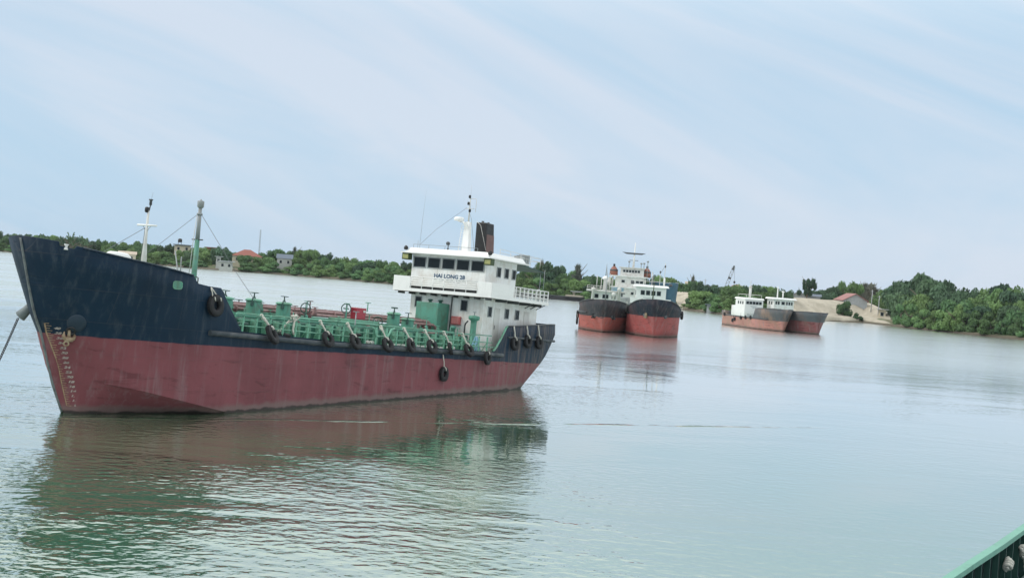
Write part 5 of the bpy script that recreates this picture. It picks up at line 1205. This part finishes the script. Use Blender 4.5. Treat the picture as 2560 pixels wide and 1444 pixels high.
tree(1735, 692, 470, 'feather', 4.0, 'thin grey tree above the sand mound right of the blue hull', None)
tree(738, 620, 585, 'feather', 5.0, 'bare looking grey tree behind the slate roofed house', None)
tree(557, 619, 562, 'dark', 7.5, 'dark leaning tree right of the yellow building', None)
tree(1712, 770, shore_d(1712) + 6, 'young', 4.6, 'small green bush at the foot of the sand mound', None, zg=.3, name='bush', cat='bush')
tree(1735, 742, shore_d(1735) + 12, 'dark', 5.5, 'dark bush on the right slope of the sand mound', None, zg=1.0, name='bush', cat='bush')

# ------------------------------------------------------------------ buildings and things on the far bank
def W(name, c): return paint(name, c, tuple(x * .7 for x in c), .5, .8)
M['cream'] = W('cream_render', (0.62, 0.55, 0.42)); M['yellow'] = W('yellow_render', (0.55, 0.33, 0.07)); M['terracotta'] = W('terracotta_tiles', (0.28, 0.10, 0.075)); M['slate'] = W('slate_blue_roof', (0.13, 0.16, 0.2))
M['wall'] = W('white_wall', (0.47, 0.47, 0.44)); M['redroof'] = W('faded_red_roof', (0.34, 0.165, 0.15)); M['greywall'] = W('grey_boards', (0.42, 0.44, 0.45)); M['beige'] = W('beige_roof', (0.5, 0.42, 0.33))
def building(name, label, cat, px, ybase, d, wx, wy, hw, roof, wallm, roofm, hr, wins=2, yaw=0.0, z0=None, storeys=1):
    p = pt(px, ybase, d); z0 = p.z if z0 is None else z0
    az = math.atan2(p.x, p.y); b = empty(name, (p.x, p.y, z0), (0, 0, -az + yaw), label, cat)
    MB().box((-wx/2, -wy/2, -4), (wx/2, wy/2, hw)).build('wall', wallm, b)
    if roof == 'hip':
        r = MB(); e = .5; r.add([(-wx/2-e, -wy/2-e, hw), (wx/2+e, -wy/2-e, hw), (wx/2+e, wy/2+e, hw), (-wx/2-e, wy/2+e, hw), (-wx/2+wy/2, 0, hw+hr), (wx/2-wy/2, 0, hw+hr)] if wx > wy else
                               [(-wx/2-e, -wy/2-e, hw), (wx/2+e, -wy/2-e, hw), (wx/2+e, wy/2+e, hw), (-wx/2-e, wy/2+e, hw), (-.2, 0, hw+hr), (.2, 0, hw+hr)], [(0,1,5,4), (1,2,5), (2,3,4,5), (3,0,4), (3,2,1,0)]); r.build('roof', roofm, b)
    elif roof == 'gable_side':      # ridge runs across the view
        r = MB(); r.prism([(-wx/2-.4, -wy/2-.5, hw), (-wx/2-.4, wy/2+.5, hw), (-wx/2-.4, 0, hw+hr)], (wx+.8, 0, 0)); r.build('roof', roofm, b)
    elif roof == 'gable_front':     # gable faces the water
        g = MB(); g.prism([(-wx/2, -wy/2, hw), (wx/2, -wy/2, hw), (0, -wy/2, hw+hr)], (0, .2, 0)); g.build('gable', wallm, b)
        r = MB()
        for sg in (-1, 1): r.prism([(sg*(wx/2+.5), -wy/2-.5, hw-.2), (sg*(wx/2+.5), wy/2+.5, hw-.2), (0, wy/2+.5, hw+hr), (0, -wy/2-.5, hw+hr)], (0, 0, .18))
        r.build('roof', roofm, b)
    else:
        MB().box((-wx/2-.6, -wy/2-.8, hw), (wx/2+.9, wy/2+.6, hw+hr)).build('roof', roofm, b)
    for s_ in range(storeys):
        for k in range(wins):
            x = -wx/2 + wx * (k + .5) / wins; zz = hw - 1.9 - 2.8 * s_
            q = MB(); q.box((x - .45, -wy/2 - .04, zz), (x + .45, -wy/2 + .02, zz + 1.1)); fo = q.build('window', M['pane'], b)
            q = MB()
            for (a0, a1, c0, c1) in ((-.53, -.45, -.08, 1.18), (.45, .53, -.08, 1.18), (-.45, .45, -.08, 0), (-.45, .45, 1.1, 1.18)): q.box((x + a0, -wy/2 - .08, zz + c0), (x + a1, -wy/2 - .001, zz + c1))
            q.build('frame', M['dirtywhite'], fo)
    return b
ch_ = building('cream_house', 'cream house with flat dark roof far behind the green vent mast', 'house', 455, 640, 590, 6.5, 7, 4.4, 'flat', M['cream'], M['slate'], .35, 2)
tk = empty('water_tank', ch_.matrix_basis @ Vector((-1.2, 0, 4.75)), None, 'black water tank on a steel stand on the cream house roof', 'water tank')
MB().lathe((0, 0, .8), [(.75, 0), (.85, .1), (.85, 1.2), (.6, 1.5), (.1, 1.6)], 14).build('tank', M['black'], tk)
s_ = MB()
for sx in (-.6, .6):
    for sy in (-.6, .6): s_.tube([(sx, sy, 0), (sx, sy, .82)], .06, 5)
s_.build('stand', M['dgrey'], tk)
yb = building('yellow_building', 'small yellow building with dark openings above the trees', 'house', 525, 636, 600, 3.6, 4, 2.6, 'flat', M['yellow'], M['terracotta'], .5, 2)
building('red_roofed_house', 'house with a large hipped terracotta roof above the trees', 'house', 617, 648, 575, 11.5, 9, 1.3, 'hip', M['cream'], M['terracotta'], 2.6, 3)
building('slate_roofed_house', 'house with slate blue roof showing between green trees', 'house', 711, 658, 560, 5.8, 6, 1.9, 'gable_side', M['wall'], M['slate'], 1.7, 2)
building('boathouse', 'long white walled building at the water edge right of the green vent mast', 'house', 564, 671, 541, 5.0, 6, 2.6, 'flat', M['wall'], M['greywall'], .25, 2)
building('white_hut', 'tiny white hut left above the white walled building', 'hut', 546, 652, 552, 1.8, 2, 1.6, 'flat', M['wall'], M['greywall'], .2, 1)
building('brick_house', 'pinkish house roof far off near the wheelhouse', 'house', 944, 668, 560, 3.2, 4, 1.4, 'gable_side', M['cream'], M['terracotta'], .9, 1)
building('beige_roofed_shed', 'shed with beige roof behind the foremast', 'shed', 318, 644, 575, 6.5, 5, 1.4, 'gable_side', M['cream'], M['beige'], 1.2, 2)
building('red_roofed_shed', 'shed with pale gable and faded red roof behind the sand bank', 'shed', 2126, 771, 460, 7.6, 9, 2.6, 'gable_front', M['greywall'], M['redroof'], 2.1, 0, R_(18))
building('cream_hut', 'small cream hut at the right end of the sand bank', 'hut', 2205, 786, shore_d(2205) + 22, 2.2, 2.4, 1.5, 'flat', M['cream'], M['greywall'], .2, 1)
building('grey_roofed_house', 'house with grey gable among trees left of the lone tall tree', 'house', 1996, 752, 468, 4.6, 6, 1.8, 'gable_front', M['greywall'], M['slate'], 1.3, 1)
building('low_house', 'low house with pale roof right below the lone tall tree', 'house', 2034, 750, 470, 4.2, 5, 1.2, 'gable_side', M['greywall'], M['slate'], .8, 1)
building('white_house', 'white house on the rise above the trees left of the crane', 'house', 1768, 727, 476, 3.4, 4, 1.2, 'gable_front', M['wall'], M['slate'], .9, 1)
building('pale_roofed_house', 'house with pale roof above the sand mound', 'house', 1726, 722, 482, 3.2, 4, 1.6, 'gable_side', M['wall'], M['beige'], .9, 1)
building('pink_roofed_house', 'house with pink roof right of the crane boom', 'house', 1842, 722, 470, 3.4, 4, .9, 'hip', M['wall'], M['redroof'], .6, 1)
building('pump_house', 'low concrete pump house on the bank left of the moored pair', 'hut', 1440, 744, 452, 2.6, 2.2, 1.9, 'flat', M['cream'], M['greywall'], .2, 1)
building('shore_shed', 'grey tin shed at the water behind the left ship of the rear pair', 'shed', 1783, 779, shore_d(1783) + 2, 3.8, 3.0, 1.9, 'flat', M['greywall'], M['slate'], .15, 1)
# radio tower
tp = pt(647, 640, 610); tt = pt(649, 574, 610); rt = empty('radio_tower', (tp.x, tp.y, 2.5), None, 'slim lattice radio tower right of the terracotta roof', 'tower')
mb = MB(); H_ = tt.z - 2.5
for k in range(3):
    a = 2.1 * k; mb.tube([(.32*math.cos(a), .32*math.sin(a), 0), (.26*math.cos(a), .26*math.sin(a), H_)], .055, 5)
mb.build('tower_leg', M['grey'], rt)
mb = MB()
for i in range(24):
    for k in range(3):
        a, b = 2.1*k, 2.1*(k+1); mb.tube([(.3*math.cos(a), .3*math.sin(a), H_*i/24), (.3*math.cos(b), .3*math.sin(b), H_*(i+1)/24)], .03, 4)
mb.build('tower_bracing', M['grey'], rt)
# crane
cb = pt(1806, 722, 480); tip = pt(1836, 664, 480); cr = empty('crawler_crane', (cb.x, cb.y, 2.6), None, 'crawler crane whose grey lattice boom leans right above the trees', 'crane')
az = math.atan2(cb.x, cb.y); R3 = Vector((math.cos(az), -math.sin(az), 0)); D3 = Vector((math.sin(az), math.cos(az), 0)); tl = tip - Vector((cb.x, cb.y, 2.6)); ft = Vector((0, 0, 1.4))
mb = MB(); bd_ = (tl - ft).normalized(); sv = bd_.cross(D3).normalized()
for a in (-1, 1):
    for b in (-1, 1): mb.tube([ft + (sv*a + D3*b)*.15, ft.lerp(tl, .2) + (sv*a + D3*b)*.5, ft.lerp(tl, .85) + (sv*a + D3*b)*.45, tl + (sv*a + D3*b)*.15], .075, 5)
for i in range(16):
    f0, f1 = .05 + .9*i/16, .05 + .9*(i+1)/16; wd = .46
    for b in (-1, 1): mb.tube([ft.lerp(tl, f0) + (sv*(1 if i % 2 else -1) + D3*b)*wd, ft.lerp(tl, f1) + (sv*(-1 if i % 2 else 1) + D3*b)*wd], .05, 4)
    for a in (-1, 1): mb.tube([ft.lerp(tl, f0) + (D3*(1 if i % 2 else -1) + sv*a)*wd, ft.lerp(tl, f1) + (D3*(-1 if i % 2 else 1) + sv*a)*wd], .05, 4)
mb.build('boom', M['grey'], cr)
MB().obox(ft.lerp(tl, .93), (bd_, sv, D3), (.75, .3, .3)).build('boom_head', M['dgrey'], cr)
MB().obox(ft.lerp(tl, .62), (bd_, sv, D3), (.35, .5, .5)).build('boom_joint', M['dgrey'], cr)
hk = pt(1836, 704, 480) - Vector((cb.x, cb.y, 2.6)); MB().tube([tl, hk], .035, 4).build('hoist_rope', M['wire'], cr); MB().lathe(hk - Vector((0, 0, .6)), [(.1, 0), (.35, .2), (.35, .7), (.1, .9)], 8).build('hook_block', M['dgrey'], cr)
MB().obox((0, 0, 1.0), (R3, D3, (0, 0, 1)), (2.2, 1.6, .9)).build('cab', M['yellow'], cr)
for a in (-1, 1): MB().obox(D3*1.5*a + Vector((0, 0, -.2)), (R3, D3, (0, 0, 1)), (2.6, .4, .5)).build('crawler_track', M['black'], cr)
for px_, yt, yb_, d_, lab in ((2178, 724, 768, 452, 'grey utility pole right of the red roofed shed'), (2196, 738, 775, 445, 'shorter pole beside the cream hut'), (1762, 697, 720, 478, 'thick grey post above the white house left of the crane')):
    p0 = pt(px_, yb_, d_); p1 = pt(px_, yt, d_); e = empty('utility_pole', (p0.x, p0.y, p0.z - 1.5), None, lab, 'pole'); MB().tube([(0, 0, 0), (0, 0, p1.z - p0.z + 1.5)], [.16, .11], 7).build('post', M['greywall'], e)
    MB().box((-.6, -.05, p1.z - p0.z + 1.0), (.6, .05, p1.z - p0.z + 1.12)).build('cross_arm', M['greywall'], e)

# ------------------------------------------------------------------ the boat the photographer stands on: bulwark at the lower right
NB_ = empty('near_boat', label='green bulwark with pale mint cap rail in the lower right corner', cat='boat')
ZC = 5.0
P_ = [gp(2312, 1474, ZC), gp(2360, 1442, ZC), gp(2422, 1401, ZC), gp(2490, 1358, ZC), gp(2562, 1308, ZC)]
dA_ = (P_[0] - P_[1]).normalized(); dB_ = (P_[4] - P_[3]).normalized()
path = [P_[0] + dA_ * 14 + Vector((-1.2, 0, 0)), P_[0] + dA_ * 8 + Vector((-.3, 0, 0)), P_[0] + dA_ * 4, P_[0] + dA_ * 1.5] + P_ + [P_[4] + dB_ * 1.5, P_[4] + dB_ * 3.2 + Vector((.5, 0, 0)), P_[4] + dB_ * 5 + Vector((1.6, -.2, 0))]
def perp(i):
    a = path[max(i-1, 0)]; b = path[min(i+1, len(path)-1)]; t_ = (b - a).normalized(); return Vector((t_.y, -t_.x, 0))      # towards the deck
cp_ = MB(); vs = []
for i, p in enumerate(path):
    n_ = perp(i); vs += [p - n_*.015, p + n_*.075, p + n_*.075 - Vector((0, 0, .055)), p - n_*.015 - Vector((0, 0, .055))]
cp_.add(vs, [(4*i+k, 4*i+(k+1) % 4, 4*(i+1)+(k+1) % 4, 4*(i+1)+k) for i in range(len(path)-1) for k in range(4)]); cp_.build('cap_rail', paint('pale_mint_cap_paint', (0.16, 0.37, 0.285), (0.11, 0.25, 0.19), .5, .6), NB_)
bw = MB(); vs = []
for i, p in enumerate(path):
    n_ = perp(i); vs += [p - n_*.005 - Vector((0, 0, .05)), p - n_*.005 - Vector((0, 0, 1.15)), p - n_*.03 - Vector((0, 0, 1.15)), p - n_*.03 - Vector((0, 0, .056))]
bw.add(vs, [(4*i+k, 4*i+(k+1) % 4, 4*(i+1)+(k+1) % 4, 4*(i+1)+k) for i in range(len(path)-1) for k in range(4)]); bw.build('bulwark_plate', paint('very_dark_green', (0.008, 0.022, 0.022), (0.004, 0.01, 0.012), .5), NB_)
hs = MB(); vs = []
for i, p in enumerate(path):
    n_ = perp(i); vs += [p - n_*.032 - Vector((0, 0, .3)), p + n_*.5 - Vector((0, 0, 3.4)), p + n_*.9 - Vector((0, 0, 6.0))]
hs.add(vs, [(3*i+k, 3*i+k+1, 3*(i+1)+k+1, 3*(i+1)+k) for i in range(len(path)-1) for k in range(2)], True); hs.build('hull_side', M['navy'], NB_)
dk = MB(); vs = []
for i, p in enumerate(path): n_ = perp(i); vs += [p + n_*.0 - Vector((0, 0, 1.12)), p + n_*4.5 - Vector((0, 0, 1.12))]
dk.add(vs, [(2*i, 2*i+1, 2*i+3, 2*i+2) for i in range(len(path)-1)]); dk.build('deck', M['dgreen'], NB_)
def along(t_):
    acc = 0
    for i in range(len(path)-1):
        l_ = (path[i+1]-path[i]).length
        if acc + l_ >= t_: return path[i].lerp(path[i+1], (t_-acc)/l_), perp(i)
        acc += l_
    return path[-1], perp(len(path)-1)
tot = sum((path[i+1]-path[i]).length for i in range(len(path)-1)); t_ = .4
while t_ < tot:
    p, n_ = along(t_); q = MB(); td_ = Vector((-n_.y, n_.x, 0))
    q.prism([p + n_*.0 - Vector((0, 0, .06)), p + n_*.06 - Vector((0, 0, .06)), p + n_*.06 - Vector((0, 0, .5)), p + n_*.32 - Vector((0, 0, 1.11)), p + n_*.0 - Vector((0, 0, 1.11))], td_*.025); q.build('stanchion', M['dgreen'], NB_); t_ += .42
q = MB(); p0, n0 = along(tot*.52)
MB().tube([along(tot*f)[0] + along(tot*f)[1]*.1 - Vector((0, 0, .55)) for f in np.linspace(.3, .95, 24)], .022, 6).build('inner_rail', M['dgreen'], NB_)
def rope_knot(px, py, label, tail):
    c0 = gp(px, py, ZC - .22); i = 6; n_ = perp(6); td_ = Vector((-n_.y, n_.x, 0))
    e = empty('rope_end', c0 + n_*.10, None, label, 'rope'); e.scale = (.62, .62, .62)
    mb = MB(); hx = (td_ * .55 + Vector((0, 0, -.8))).normalized() if tail else (td_ * -.8 + Vector((0, 0, -.55))).normalized(); h1 = hx.cross(n_).normalized(); h2 = hx.cross(h1)
    mb.tube([hx * (.055 * k / 10 - .09) + (h1 * math.cos(k * .628) + h2 * math.sin(k * .628)) * .062 for k in range(36)], .03, 8)
    mb.tube([hx * -.13, hx * -.02, hx * .13], .035, 8)
    if tail:
        base = [Vector((0, 0, -.08)), Vector((.06, 0, -.2)), Vector((.07, 0, -.32)), Vector((.14, 0, -.46)), Vector((.22, 0, -.6))]
        for ph in (0, math.pi):
            pts = []
            for k in range(17):
                f = k / 16 * 4; b0 = base[min(int(f), 3)].lerp(base[min(int(f), 3)+1], f - min(int(f), 3)); a = ph + k * 1.1; pts.append(b0 + td_*.026*math.cos(a) + n_*.026*math.sin(a))
            mb.tube(pts, .03, 7)
    mb.build('knot', M['rope'], e)
rope_knot(2536, 1372, 'knotted white rope end with twisted tail inside the green bulwark', True)
rope_knot(2497, 1405, 'short stub of white rope inside the green bulwark, left of the knotted one', False)

# ------------------------------------------------------------------ thin river haze
hz = MB(); hz.box((-900, -60, -2.6), (700, 1500, 22)); hzo = bpy.data.objects.new('haze', hz.mesh('haze', [])); C.objects.link(hzo); tag(hzo, kind='stuff')
hm_ = bpy.data.materials.new('river_haze'); hm_.use_nodes = True; ht = hm_.node_tree; ht.nodes.clear()
ho_ = ht.nodes.new('ShaderNodeOutputMaterial'); hv = ht.nodes.new('ShaderNodeVolumePrincipled'); hv.inputs['Density'].default_value = HAZE; hv.inputs['Color'].default_value = (0.86, 0.93, 1.0, 1); hv.inputs['Anisotropy'].default_value = 0.2
ht.links.new(hv.outputs[0], ho_.inputs['Volume']); hzo.data.materials.append(hm_)
